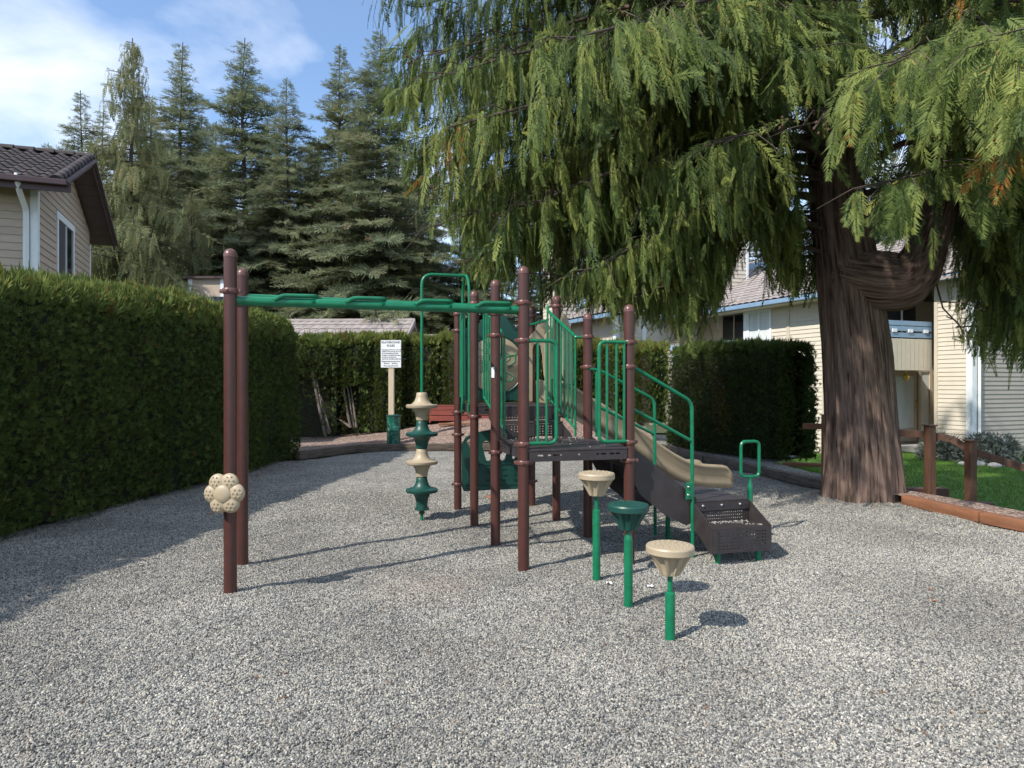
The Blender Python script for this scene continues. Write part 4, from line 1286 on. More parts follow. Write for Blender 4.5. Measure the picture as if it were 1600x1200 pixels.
for u, pu in ((0.10, 0.0), (D - 0.11, D)):
    v0, v1 = D + .04, 2 * D - .02
    def zt(v): return lerp(1.965, 2.31, (v - v0) / (v1 - v0))
    def zb(v): return lerp(1.06, 1.36, (v - v0) / (v1 - v0))
    loop = [(pu, D + .02, 1.958), (u, v0, 1.958), (u, v0 + .02, 1.97), (u, v1, 2.31), (u + (.02 if u > .5 else -.02), v1 + .04, 2.36), (pu, 2 * D, 2.36)]
    bars = []
    nb = 8
    for k in range(1, nb + 1):
        vv = lerp(v0, v1, k / nb)
        bars.append(((u, vv, zb(vv)), (u, vv, zt(vv) - .005)))
    bars.append(((u, v0 + .012, 0.985), (u, v0 + .012, 1.955)))
    bars.append(((u, v0, zb(v0)), (u, v1, zb(v1))))
    guard('stair_guard', loop, bars, 0.0155, 0.0115, 0.03)
# left side of the upper deck: two narrow guards and the arch between them
for va, vb, vp in ((2.50, 2.72, 3 * D - .04), (2.12, 1.95, 2 * D + .04)):
    bars = [((0.02, lerp(va, vb, k / 3), 1.34), (0.02, lerp(va, vb, k / 3), 2.33)) for k in (1, 2, 3)]
    guard('guard_rail', [(.02, vp, 2.335), (.02, va, 2.335), (.02, va, 1.35), (.02, vb, 1.35)], bars, 0.013, 0.0115, 0.02)
climb = empty('pole_climber')
bpy.data.objects.remove(climb)
arch = []
for k in range(13):
    a = math.pi * k / 12
    arch.append((0.0, 2.31 + 0.19 * math.cos(a), 2.48 + 0.245 * math.sin(a)))
t = MB()
t.tube([(0, 2.50, 1.20)] + arch + [(0, 2.12, 1.20)], 0.0165, 10)
for vv in (2.50, 2.12):
    t.box((-.012, vv, 1.225), (.014, .05, .12), bevel=.004)
t.tube(fillet([(0.0, 2.31, 2.728), (-0.50, 2.31, 2.728), (-0.50, 2.31, -0.03)], 0.13, 8), 0.0175, 12)
t.lathe([(.0175, -.02), (.024, -.02), (.024, .02), (.0175, .02)], 12, (-.06, 2.31, 2.728), Euler((0, R(90), 0)).to_matrix())
climber = t.build('pole_climber', M['green'], play, True)
climber['label'] = 'arched pole with tan and green discs in turn'
disc_prof = [(0.024, 0.155), (0.054, 0.152), (0.060, 0.145), (0.064, 0.11), (0.078, 0.065), (0.105, 0.032), (0.135, 0.017), (0.165, 0.020),
             (0.176, 0.014), (0.176, -0.012), (0.168, -0.020), (0.125, -0.022), (0.100, -0.035), (0.078, -0.075), (0.066, -0.12), (0.062, -0.155), (0.024, -0.157)]
mt_disc = MB().lathe(disc_prof, 36).mesh('climbing_disc', True, 50)
for k in range(4):
    me = mt_disc.copy()
    zc = 1.252 - 0.313 * k
    o = link('climbing_disc', me, M['tan'] if k % 2 == 0 else M['dkgreen'], climber, (-0.50, 2.31, zc))
b = MB(); b.lathe([(.02, .05), (.062, .045), (.066, .0), (.082, -.004), (.082, -.022), (.06, -.026), (.03, -.03), (.03, -.07)], 24, (-.5, 2.31, 0.12))
b.build('foot_collar', M['dkgreen'], climber, True)

# --- bubble panel (back of the upper deck)
vp = 3 * D - 0.01
outl = [(0.06, 1.30), (D - .06, 1.30), (D - .06, 1.94), (D - .085, 1.99), (D - .05, 2.04), (D - .05, 2.16), (D - .11, 2.175)]
for k in range(7):   # concave shoulder rising to the round head
    t_ = k / 6
    outl.append((lerp(D - .16, .60, t_), 2.17 + 0.15 * t_ ** 1.6))
for k in range(1, 9):
    a = R(20 + 140 * k / 9)
    outl.append((D / 2 + .155 * math.cos(a), 2.27 + .10 * math.sin(a)))
for k in range(7):
    t_ = 1 - k / 6
    outl.append((lerp(.16, D - .60, t_), 2.17 + 0.15 * t_ ** 1.6))
outl += [(.11, 2.175), (.05, 2.16), (.05, 2.04), (.085, 1.99), (.06, 1.94)]
b = MB(); b.prism(outl, (0, vp, 0), (1, 0, 0), (0, 0, 1), 0.03)
bub = b.build('picture_panel', M['dkgreen'], play)
bub['label'] = 'dark green panel with a round tan flower picture'
cx, cz, rr = D / 2 + .0, 1.735, 0.345
b = MB(); b.lathe([(0, .004), (rr - .012, .004), (rr, -.004), (rr, -.02)], 56, (cx, vp - .021, cz), Euler((R(90), 0, 0)).to_matrix())
b.build('picture_disc', M['tan'], bub, True)
b = MB(); b.lathe([(rr + .002, .0), (rr + .014, .012), (rr + .024, .0)], 56, (cx, vp - .017, cz), Euler((R(90), 0, 0)).to_matrix())
b.build('disc_ring', M['dkgreen'], bub, True)
fy = vp - 0.0285
def ink(lines, m, r=.0042):
    k = MB()
    for ln in lines:
        k.tube([(cx + x, fy, cz + z) for x, z in ln], r, 5)
    return k.build('engraved_line', m, bub, True)
lines = []
for k in range(26):     # fine rays of the flower
    a = R(-60 + 300 * k / 25)
    r0, r1 = .035, .13 + .02 * (k % 3)
    lines.append([(-.08 + r * math.cos(a + .25 * (r - r0) / r1), .02 + r * math.sin(a + .25 * (r - r0) / r1)) for r in np.linspace(r0, r1, 5)])
o = ink(lines, M['ink'], .0026); tag(o, kind='stuff')
pet = []
for k in range(6):
    a = R(60 * k + 20)
    ln = []
    for j in range(11):
        s = j / 10
        w = .075 * math.sin(math.pi * s)
        r = .15 + .12 * math.sin(math.pi * s / 1) * .9
        ln.append((-.08 + (.14 + .13 * math.sin(math.pi * s)) * math.cos(a + (s - .5) * .8), .02 + (.14 + .13 * math.sin(math.pi * s)) * math.sin(a + (s - .5) * .8)))
    pet.append([p for p in ln if p[0] ** 2 + p[1] ** 2 < .32 ** 2])
ink([p for p in pet if len(p) > 2], M['ginkg'], .004)
ink([[(.12, .10), (.17, .115), (.235, .12), (.27, .15)], [(.235, .12), (.235, .05), (.19, 0), (.14, -.02)],
     [(.13, -.10), (.18, -.115), (.215, -.15), (.20, -.19), (.14, -.20), (.10, -.18)]], M['ginkg'], .006)
ink([[(.17 + .012 * math.cos(a), -.035 + .012 * math.sin(a)) for a in np.linspace(0, 6.28, 9)], [(.18, -.03), (.2, -.01), (.215, -.03)]], M['ink'], .003)
for x, z in ((.115, 2.09), (D - .115, 2.09), (D / 2, 2.24), (D / 2, 2.32)):
    k = MB(); k.lathe([(0, .012), (.03, .008), (.034, -.005)], 18, (x, vp - .016, z), Euler((R(90), 0, 0)).to_matrix())
    k.build('panel_knob', M['dkgreen'], bub, True)

# --- letter panel under the upper deck
pl = [(0.07, .21), (D - .07, .21), (D - .05, .26), (D - .05, .78), (D - .10, .86), (D - .2, .91), (D / 2, .955), (.2, .91), (.10, .86), (.05, .78), (.05, .26)]
k = MB()
bm2 = k.bm
def plate_with_holes(outer, holes, v, th, parent, m, name):
    """flat panel with real openings, filled with triangles"""
    bm = bmesh.new()
    es = []
    for loop in [outer] + holes:
        vs = [bm.verts.new((x, v - th / 2, z)) for x, z in loop]
        es += [bm.edges.new((vs[i], vs[(i + 1) % len(vs)])) for i in range(len(vs))]
    r = bmesh.ops.triangle_fill(bm, use_beauty=True, use_dissolve=False, edges=es)
    fs = [f for f in bm.faces]
    ext = bmesh.ops.extrude_face_region(bm, geom=fs)
    bmesh.ops.translate(bm, vec=(0, th, 0), verts=[g for g in ext['geom'] if isinstance(g, bmesh.types.BMVert)])
    bmesh.ops.recalc_face_normals(bm, faces=bm.faces)
    me = bpy.data.meshes.new(name); bm.to_mesh(me); bm.free()
    return link(name, me, m, parent)
bm2.free()
def slot(cx_, z0, z1, w0, w1, lean):
    pts = []
    for j in range(7):
        a = math.pi + math.pi * j / 6
        pts.append((cx_ + w0 / 2 * math.cos(a), z0 + w0 / 2 * math.sin(a)))
    for j in range(7):
        a = math.pi * j / 6
        pts.append((cx_ + lean + w1 / 2 * math.cos(a), z1 + w1 / 2 * math.sin(a)))
    return pts
holes = [slot(.235, .60, .80, .045, .075, -.09), slot(.375, .60, .76, .075, .10, -.03), slot(D - .375, .60, .76, .075, .10, .03), slot(D - .235, .60, .80, .045, .075, .09)]
act = plate_with_holes(pl, holes, 3 * D - .01, .035, play, M['dkgreen'], 'letter_panel')
act['label'] = 'dark green panel with four slots and raised letters'
fr = MB(); fr.tube(fillet([(.12, 0, .27), (D - .12, 0, .27), (D - .12, 0, .52), (.12, 0, .52), (.12, 0, .275)], .03, 4), .006, 6)
fr.build('letter_border', M['dkgreen'], act, True, (0, 3 * D - .03, 0))
for j, (ch, wd) in enumerate((('A', 'ant'), ('B', 'bee'), ('C', 'cat'), ('D', 'dog'))):
    for txt, size, z in ((ch, .13, .385), (wd, .05, .315)):
        cu = bpy.data.curves.new('letter', 'FONT'); cu.body = txt; cu.size = size; cu.extrude = .005; cu.align_x = 'CENTER'; cu.resolution_u = 3
        tmp = bpy.data.objects.new('letter_tmp', cu)
        me = bpy.data.meshes.new_from_object(tmp)
        bpy.data.objects.remove(tmp)
        link('raised_letter', me, M['dkgreen'], act, (.20 + .176 * j, 3 * D - .031, z), (R(90), 0, 0))

# --- slide
def rim_z(u):
    us = [0.9, 1.10, 1.26, 1.55, 1.9, 2.23, 2.44, 2.65, 2.85, 3.05, 3.24]
    zs = [1.56, 1.53, 1.43, 1.27, 1.05, .82, .685, .575, .53, .515, .50]
    return float(np.interp(u, us, zs))
us = np.linspace(0.94, 3.25, 56)
zr = np.array([rim_z(u) for u in us])
for _ in range(5):
    zr[1:-1] = (zr[:-2] + zr[1:-1] * 2 + zr[2:]) / 4
vs0, vs1 = 2.02, 2.62
prof = [(0.0, -.275), (-.012, -.20), (-.004, -.125), (-.014, -.115), (-.010, -.05), (-.030, -.035), (-.034, -.012), (-.018, .004), (.012, .006), (.034, -.008), (.045, -.04), (.062, -.17), (.10, -.232), (.17, -.25)]
half = [(x, z) for x, z in prof]
full = half + [((vs1 - vs0) - x, z) for x, z in half[::-1]]
V, F = [], []
n = len(full)
for i, u in enumerate(us):
    f_end = 1.0
    rad = max(0, (u - 3.13) / 0.12)
    for x, z in full:
        zz_ = z
        if rad > 0:   # rounded lip at the end
            zz_ = -.25 + (z + .25) * math.sqrt(max(0.02, 1 - rad ** 2 * .9))
        V.append((u + .02 * (1 if rad > 0 else 0) * rad, vs0 + x, zr[i] + zz_))
for i in range(len(us) - 1):
    for j in range(n - 1):
        F.append((i * n + j, i * n + j + 1, (i + 1) * n + j + 1, (i + 1) * n + j))
    F.append((i * n + n - 1, i * n, (i + 1) * n, (i + 1) * n + n - 1))
F.append(tuple(range((len(us) - 1) * n, len(us) * n)))
me = bpy.data.meshes.new('slide'); me.from_pydata(V, [], F)
me.polygons.foreach_set('use_smooth', [True] * len(me.polygons))
slide = link('slide', me, M['slide'], play)
for vv in (1.985, 2.66):
    o_ = [(-.09, 1.29), (-.035, 1.29), (-.035, 1.92), (-.02, 1.98), (.02, 2.0), (.07, 1.97), (.10, 1.86), (.12, 1.60), (.15, 1.50), (.24, 1.50), (.245, 1.62), (.235, 1.9), (.21, 2.14), (.16, 2.27), (.10, 2.30), (.05, 2.24), (.0, 2.15), (-.05, 2.09), (-.09, 2.05)]
    b = MB(); b.prism(o_, (D + .0, vv, 0), (1, 0, 0), (0, 0, 1), 0.035)
    b.build('hood_panel', M['tan'], slide)
b = MB(); b.tube([(D - .06, 1.98, 2.22), (D - .06, 2.66, 2.22)], .016, 8); b.build('hood_bar', M['green'], slide, True)
b = MB(); b.tube([(2.9, 2.32, -.03), (2.9, 2.32, .26)], .022, 10); b.build('slide_foot', M['green'], slide, True)

# --- stair down to the transfer steps
def stair_panel(vv):
    st = MB()
    st.prism([(.955, .985), (1.60, .50), (1.60, .30), (1.50, .262), (1.30, .36), (1.06, .55), (.955, .74)], (0, vv, 0), (1, 0, 0), (0, 0, 1), .012)
    return st
stair = stair_panel(0.06).build('stair', M['deck'], play)
stair_panel(D - .06).build('side_panel', M['deck'], stair)
for k in range(3):
    z1 = .975 - .165 * (k + 1)
    u0 = .95 + .205 * k
    if k < 2:
        b = MB(); b.box((u0 + .11, D / 2, z1 - .012), (.235, D - .14, .022), bevel=.006); b.build('step', M['deck'], stair)
    perforated((u0, .075, z1), (0, 1, 0), (0, 0, 1), D - .15, .145, 14, 4, 'riser', stair, M['deck'], (.05, .015), .32)
PU0, PU1 = 1.555, 2.10
ts = MB()
ts.box(((PU0 + PU1) / 2, .415, .468), (PU1 - PU0, .77, .024), bevel=.008)
ts.box(((PU0 + PU1) / 2, .79, .42), (PU1 - PU0 - .02, .012, .07))
ts.box((PU1 - .01, .42, .42), (.012, .73, .07))
tstep = ts.build('transfer_platform', M['deck'], play)
tstep['label'] = 'low black platform with a perforated step in front'
sd = MB()
for uu in (PU0 + .005, PU1 + .02):
    sd.prism([(.06, .475), (-.27, .295), (-.27, .085), (-.24, .08), (.06, .27)], (uu, 0, 0), (0, 1, 0), (0, 0, 1), .012)
sd.build('side_wing', M['deck'], tstep)
b = MB(); b.box(((PU0 + PU1) / 2 + .012, -.13, .275), (PU1 - PU0, .27, .02), bevel=.006); b.build('step', M['deck'], tstep)
perforated((PU0 + .0, -.272, .085), (1, 0, 0), (0, 0, 1), PU1 - PU0 + .025, .205, 18, 6, 'riser', tstep, M['deck'], (.05, .022), .34)
perforated((PU0 + .01, .03, .28), (1, 0, 0), (0, 0, 1), PU1 - PU0, .176, 20, 5, 'riser', tstep, M['deck'], (.06, .02), .34)
b = MB(); b.box(((PU0 + PU1) / 2 + .01, .022, .425), (PU1 - PU0 - .01, .008, .07)); b.build('face_plate', M['deck'], tstep)
for x in (.16, .5, .84):
    b = MB(); b.sphere((lerp(PU0, PU1, x), .014, .432), .013, (1, .5, 1), 2); b.build('bolt', M['bolt'], tstep, True)
for uu, vv in ((PU0 + .09, -.21), (PU1 - .06, -.21), (PU0 + .09, .65), (PU1 - .06, .65)):
    b = MB(); b.tube([(uu, vv, -.04), (uu, vv, .265 if vv < 0 else .45)], .023, 12); b.build('leg', M['green'], tstep, True)
# dry pebbles kicked onto the step
def pebbles(pts, name, parent, r=(.0035, .0068)):
    oct_v = np.array([(1, 0, 0), (-1, 0, 0), (0, 1, 0), (0, -1, 0), (0, 0, 1), (0, 0, -1)], float)
    oct_f = np.array([(0, 2, 4), (2, 1, 4), (1, 3, 4), (3, 0, 4), (2, 0, 5), (1, 2, 5), (3, 1, 5), (0, 3, 5)])
    N = len(pts)
    rot = frames(RNG.normal(0, 1, (N, 3)), RNG.normal(0, 1, (N, 3)))
    V, F, T = scatter(oct_v, oct_f, rot, np.asarray(pts), RNG.uniform(r[0], r[1], (N, 3)) * np.array([1.2, 1, .8]), RNG.uniform(0, 1, N), 0)
    return tag(np_mesh(name, V, F, M['tintpebble'], parent, T, True), kind='stuff')
m_, nt_, p_, n_, l_ = new_mat('loose_pebble'); M['tintpebble'] = m_
at_ = n_.new('ShaderNodeAttribute'); at_.attribute_name = 'tint'
l_.new(palette_nodes(n_, l_, at_.outputs['Fac'], [(0, (.22, .2, .18)), (.5, (.45, .41, .36)), (1, (.66, .62, .55))]), p_.inputs['Base Color'])
pp = [(RNG.uniform(PU0 + .04, PU1 - .02), .02 - abs(RNG.normal(0, .04)), .289) for _ in range(95)]
pp += [(lerp(PU0 + .3, PU1, s), lerp(-.02, -.2, s) + RNG.normal(0, .02), .288) for s in RNG.uniform(0, 1, 35)]
pebbles(pp, 'loose_pebbles', tstep)
pp = [(RNG.uniform(.2, .85), D + .1 - abs(RNG.normal(0, .08)), .98) for _ in range(55)] + [(RNG.uniform(.1, .88), RNG.uniform(-.02, .9), .98) for _ in range(30)]
pebbles(pp, 'loose_pebbles', lowdeck)

# --- hand rails of the stair
for vv, u_end, first in ((0.03, 1.54, .97), (D - .05, 1.62, 1.0)):
    p0 = (D, vv, 1.645)
    t = MB()
    t.tube(fillet([p0, (first + .03, vv, 1.635), (u_end, vv, 1.345), (u_end + .01, vv, -.04)], .07, 6), .0165, 10)
    o = t.build('hand_rail', M['green'], play, True)
    k = MB(); k.tube([(first, vv, 1.29), (u_end, vv, 1.0)], .0155, 8); k.build('lower_rail', M['green'], o, True)
    k = MB(); k.tube([(first, vv, .99), (first, vv, 1.64)], .0135, 8); k.build('bar', M['green'], o, True)
    if vv < .5:
        k = MB(); k.box((u_end - .035, vv - .012, .57), (.06, .012, .15), bevel=.006); k.build('bracket', M['green'], o)
        for zz_ in (.535, .605):
            k = MB(); k.sphere((u_end - .045, vv - .022, zz_), .012, (1, .5, 1), 2); k.build('bolt', M['bolt'], o, True)

# --- flower knob on the front left post
fk = empty('flower_tmp'); bpy.data.objects.remove(fk)
cyl = MB(); cyl.lathe([(0, .0), (.07, .0), (.075, -.03), (.06, -.05)], 24, (0, 0, 0), Euler((R(90), 0, 0)).to_matrix())
flower = cyl.build('flower_knob', M['tan'], pfront, True, (-.022, -.085, .735), (0, 0, R(-22)))
flower['label'] = 'tan flower of six bumpy petals'
for k in range(6):
    a = R(60 * k + 3)
    b = MB(); b.sphere((0, 0, 0), .068, (1, .50, 1), 3)
    for q in range(7):
        aa = 2 * math.pi * q / 6
        rr_ = 0 if q == 6 else .028
        x, z = rr_ * math.cos(aa) + .022 * math.cos(a), rr_ * math.sin(aa) + .022 * math.sin(a)
        yy = -.50 * math.sqrt(max(0, .068 ** 2 - x * x - z * z))
        b.sphere((x, yy, z), .0078, sub=1)
    b.build('petal', M['tan'], flower, True, (.083 * math.cos(a), -.012, .083 * math.sin(a)))
b = MB(); b.lathe([(.074, -.01), (.072, .02), (.066, .03), (.062, .024), (.060, .034), (.045, .043), (.022, .047), (0, .048)], 28, (0, -.012, 0), Euler((R(90), 0, 0)).to_matrix()); b.build('flower_center', M['tan'], flower, True)

# --- white label sticker on the second post
b = MB()
for i in range(3):
    a0, a1 = R(-118 + 12 * i), R(-118 + 12 * (i + 1)); r = PRAD + .0012
    b.quad((r * math.cos(a0), r * math.sin(a0), 1.60), (r * math.cos(a1), r * math.sin(a1), 1.60), (r * math.cos(a1), r * math.sin(a1), 1.70), (r * math.cos(a0), r * math.sin(a0), 1.70))
b.build('sticker', M['paper'], play, False, (-.003, D, -.04), (0, 0, R(-32)))

# ------------------------------------------------------------------ stepping pods and hand loop
def pod(x, y, h, m, label, r=.14, neck=.10):
    root = empty('stepping_pod', (x, y, 0), random.uniform(0, 6), label, 'stepping pod', 'stepping pods on green posts')
    b = MB()
    n = 72
    rings = []
    zs = [(r * .96, 0.0), (r, -.012), (r, -.05), (r * .955, -.058), (r * .89, -.068), (r * .77, -.10), (r * .585, -.155), (r * .42, -.205), (r * .40, -.21)]
    b.lathe([(0, .004), (r * .55, .004), (r * .86, .003)] + [(a_, z_ * .82) for a_, z_ in zs] + [(r * .30, -.175), (0, -.175)], n)
    # ribs: pull every panel in between the ribs
    for v in b.bm.verts:
        rad = math.hypot(v.co.x, v.co.y)
        if -.166 < v.co.z < -.052 and rad > .02:
            a = math.atan2(v.co.y, v.co.x)
            q = (a / (2 * math.pi) * 9) % 1.0
            dd = .83 if .2 < q < .8 else 1.0
            v.co.x *= dd; v.co.y *= dd
    o = b.build('step_top', m, root, True, (0, 0, h), angle=18)
    k = MB()
    for ring, cnt in ((.0, 1), (.035, 6), (.07, 12), (.102, 17)):
        for q in range(cnt):
            a = 2 * math.pi * q / cnt + ring * 20
            k.sphere((ring * math.cos(a), ring * math.sin(a), .003), .0095, (1.15, 1.15, .6), 1)
    k.build('grip_bumps', m, o, True)
    k = MB(); k.tube([(0, 0, h - .20 - neck), (0, 0, h - .165)], .0155, 12); k.build('neck', M['green'], root, True)
    k = MB(); k.lathe([(0, .0), (.017, 0), (.028, -.008 - .03 * (neck < .05)), (.0295, -.016 - .035 * (neck < .05)), (.0295, -(h - .175 - neck) - .05), (0, -(h - .175 - neck) - .05)], 18, (0, 0, h - .175 - neck))
    k.build('post', M['green'], root, True)
    return root
pod(.643, 5.16, .825, M['tan'], 'tallest tan stepping pod, in front of the climbing frame', .138)
pod(.791, 4.61, .685, M['dkgreen'], 'dark green stepping pod between the two tan ones', .139, .02)
pod(.938, 4.025, .545, M['tan'], 'shortest tan stepping pod, nearest in the gravel', .142)

hl = empty('hand_loop', local(1172, 6.85), PR, 'green rectangular hand loop on a short post beside the black step platform', 'hand loop')
b = MB()
b.tube(fillet([(0.0, 0, .565), (.105, 0, .565), (.105, 0, .92), (-.105, 0, .92), (-.105, 0, .565), (0.0, 0, .565)], .055, 6), .0165, 10)
b.build('loop', M['green'], hl, True)
b = MB(); b.lathe([(0, .56), (.016, .56), (.016, .50), (.026, .465), (.027, .45), (.027, -.05), (0, -.05)], 16); b.build('post', M['green'], hl, True)
# ================================================================== PLANTS
def px_of(P):
    return 800 + FPX * P[:, 0] / P[:, 1], 600 - FPX * (P[:, 2] - 1.5) / P[:, 1]

def unit(v): return v / np.maximum(np.linalg.norm(v, axis=1, keepdims=True), 1e-9)

# ------------------------------------------------------------------ clipped hedges and shrubs
def hedge(name, label, cat, path, width, h, z0=0.0, spray=.13, dens=300, leaf='leaf_hedge', bias=.42, lump=.08, group=None,
          taper=.0, open_base=None, stems=None, wall_only=None):
    """clipped row of arborvitae along path [(x, y, half width, top)]; leaf sprays stand all over a lumpy rounded body"""
    root = empty(name, (path[0][0], path[0][1], z0), 0, label, cat, group)
    O = np.array([path[0][0], path[0][1], z0])
    P = np.array([(p[0], p[1]) for p in path], float)
    seg = np.linalg.norm(np.diff(P, axis=0), axis=1); cum = np.concatenate([[0], np.cumsum(seg)])
    L = cum[-1]
    HW = np.array([p[2] for p in path], float); HT = np.array([p[3] for p in path], float)
    def body(s, a, grow=0.0):
        """s along the row (0..L), a around the section: 0 = right foot, .5 = top, 1 = left foot"""
        c = np.stack([np.interp(s, cum, P[:, 0]), np.interp(s, cum, P[:, 1])], -1)
        i = np.clip(np.searchsorted(cum, s, side='right') - 1, 0, len(seg) - 1)
        t = np.diff(P, axis=0)[i] / seg[i][:, None]
        nr = np.stack([t[:, 1], -t[:, 0]], -1)          # right-hand side
        hw = np.interp(s, cum, HW) + grow; ht = np.interp(s, cum, HT) + (grow * .2 if grow < 0 else grow)
        endf = np.clip(np.minimum(s, L - s) / .35, 0, 1); endf = np.sqrt(1 - (1 - endf) ** 2) * .88 + .12
        th = math.pi * a
        e = 0.30
        cx_ = np.sign(np.cos(th)) * np.abs(np.cos(th)) ** e
        sz_ = np.abs(np.sin(th)) ** e
        # feet go down the sides: lower part of the section is the vertical side
        x = cx_ * hw * endf
        z = sz_ * ht
        p = np.stack([c[:, 0] + nr[:, 0] * x, c[:, 1] + nr[:, 1] * x, z], -1)
        n_ = np.stack([nr[:, 0] * cx_ ** 3, nr[:, 1] * cx_ ** 3, sz_ ** 7], -1)
        n_ += np.concatenate([t, 0 * t[:, :1]], 1) * ((s > L - .3).astype(float) - (s < .3).astype(float))[:, None]
        return p, unit(n_)
    # sample uniformly by height on the sides: build an area-true table over a
    uu = np.linspace(0, 1, 900)
    aa = np.concatenate([.5 * uu ** 7, 1 - .5 * uu[::-1][1:] ** 7])
    mid = np.full_like(aa, L / 2)
    tb, _ = body(mid, aa)
    arc = np.concatenate([[0], np.cumsum(np.linalg.norm(np.diff(tb, axis=0), axis=1))])
    N = int(L * arc[-1] * dens)
    s = RNG.uniform(0, L, N); a = np.interp(RNG.uniform(0, arc[-1], N), arc, aa)
    # end caps
    Ne = int(2 * HW.mean() * HT.mean() * dens)
    pts, nrm = body(s, a)
    for e_ in (0, 1):
        se = np.full(Ne, .06 if e_ == 0 else L - .06)
        ae = np.interp(RNG.uniform(0, arc[-1], Ne), arc, aa)
        pe, ne = body(se, ae)
        cc, _ = body(se, np.full(Ne, .5))
        mixf = np.sqrt(RNG.uniform(0, 1, Ne))[:, None]
        pe[:, :2] = cc[:, :2] + (pe[:, :2] - cc[:, :2]) * 1.35 * mixf
        t = np.diff(P, axis=0)[0 if e_ == 0 else -1]; t = t / np.linalg.norm(t) * (-1 if e_ == 0 else 1)
        pe[:, :2] -= t * .0 + RNG.normal(0, .02, (Ne, 2))
        ne = ne * .4 + np.array([t[0], t[1], 0])
        pts = np.concatenate([pts, pe]); nrm = np.concatenate([nrm, unit(ne)])
    lum = noise3(pts * np.array([1, 1, .55]), 1.7) * .55 + noise3(pts + 5, 4.5) * .45
    pts = pts + nrm * (lump * lum)[:, None] + nrm * RNG.normal(0, .028, len(pts))[:, None]
    keep = np.ones(len(pts), bool)
    if open_base is not None:
        keep &= (pts[:, 2] > open_base * (1 + .35 * noise3(pts, 1.5))) | (RNG.uniform(0, 1, len(pts)) < .14)
    keep &= pts[:, 2] > .03
    view = np.array([0, 0, 1.5]) - (pts + np.array([0, 0, z0]))
    facing = (unit(view) * nrm).sum(1)
    keep &= (facing > -.25) | (RNG.uniform(0, 1, len(pts)) < .12)
    keep &= (pts[:, 1] > 4.5) | (RNG.uniform(0, 1, len(pts)) < .25)
    # thin patches
    keep &= ~((noise3(pts * np.array([1, 1, .6]) + 11, 2.1) > .45) & (RNG.uniform(0, 1, len(pts)) < .6))
    pts, nrm, lum = pts[keep], nrm[keep], lum[keep]
    N = len(pts)
    rnd = RNG.normal(0, 1, (N, 3))
    stray = (RNG.uniform(0, 1, len(pts)) < .03).astype(float)[:, None]
    pts = pts + nrm * stray * RNG.uniform(.02, .09, (len(pts), 1))
    f = unit(nrm * .62 + np.array([0, 0, .62]) + rnd * .42)
    up = unit(np.cross(f, rnd) + nrm * .3)
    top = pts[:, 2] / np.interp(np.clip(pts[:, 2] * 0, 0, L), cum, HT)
    tint = np.clip(bias + .13 * RNG.normal(0, 1, N) + .16 * noise3(pts, .9) + .12 * lum + .38 * np.clip((top - .88) / .10, 0, 1), 0, .93)  # top edge tinted lighter: sun on the shoots put into the colour
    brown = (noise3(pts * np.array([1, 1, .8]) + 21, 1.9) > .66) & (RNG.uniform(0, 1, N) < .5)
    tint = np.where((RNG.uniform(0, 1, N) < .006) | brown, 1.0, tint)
    tall = np.where(top > .93, RNG.uniform(1.0, 2.3, N), 1.0)
    f = np.where((top > .93)[:, None], unit(f + np.array([0, 0, .9])), f)
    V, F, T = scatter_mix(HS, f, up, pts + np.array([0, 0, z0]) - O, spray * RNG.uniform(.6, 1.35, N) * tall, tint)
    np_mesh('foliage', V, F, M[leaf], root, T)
    # solid dark core in place of twigs, added to block light
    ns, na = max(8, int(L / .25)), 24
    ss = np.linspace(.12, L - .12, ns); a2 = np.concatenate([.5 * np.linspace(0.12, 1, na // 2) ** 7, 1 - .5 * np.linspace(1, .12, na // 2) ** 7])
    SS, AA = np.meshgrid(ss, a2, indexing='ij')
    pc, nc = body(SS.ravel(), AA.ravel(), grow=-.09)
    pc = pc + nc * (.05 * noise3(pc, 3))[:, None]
    if open_base is not None:      # bare lower half: the dark core stands further back
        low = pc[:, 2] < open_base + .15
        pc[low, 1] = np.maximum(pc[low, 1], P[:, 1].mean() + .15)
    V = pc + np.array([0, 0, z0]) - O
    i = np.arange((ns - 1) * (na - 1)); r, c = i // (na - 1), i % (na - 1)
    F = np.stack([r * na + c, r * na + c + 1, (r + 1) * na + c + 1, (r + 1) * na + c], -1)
    me = np_mesh('dark_core', V, F, M['core'], root, smooth=True)
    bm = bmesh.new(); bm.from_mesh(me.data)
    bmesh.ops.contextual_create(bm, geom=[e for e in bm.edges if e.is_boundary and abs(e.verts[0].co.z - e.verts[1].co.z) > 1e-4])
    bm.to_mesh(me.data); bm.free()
    if stems:
        for st_ in stems:
            k = MB()
            pts_ = [Vector(q) - Vector(O) for q in st_[0]]
            q = fillet(pts_, .5, 4)
            k.tube(q, [st_[1] * (1 - .55 * i / (len(q) - 1)) for i in range(len(q))], 8)
            k.build('stem', M['stem'], root, True)
    return root

HG = 'tall clipped hedges round the yard'
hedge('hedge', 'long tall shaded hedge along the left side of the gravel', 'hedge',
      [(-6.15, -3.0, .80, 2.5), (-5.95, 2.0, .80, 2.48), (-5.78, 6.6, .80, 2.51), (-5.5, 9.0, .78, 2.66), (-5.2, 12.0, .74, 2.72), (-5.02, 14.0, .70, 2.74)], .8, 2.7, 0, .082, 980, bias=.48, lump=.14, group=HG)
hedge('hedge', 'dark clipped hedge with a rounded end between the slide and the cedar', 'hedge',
      [(3.95, 15.75, .55, 2.20), (4.6, 14.0, .58, 2.16), (5.27, 12.45, .56, 2.08)], .58, 2.1, .08, .075, 1100, bias=.34, lump=.06, group=HG)

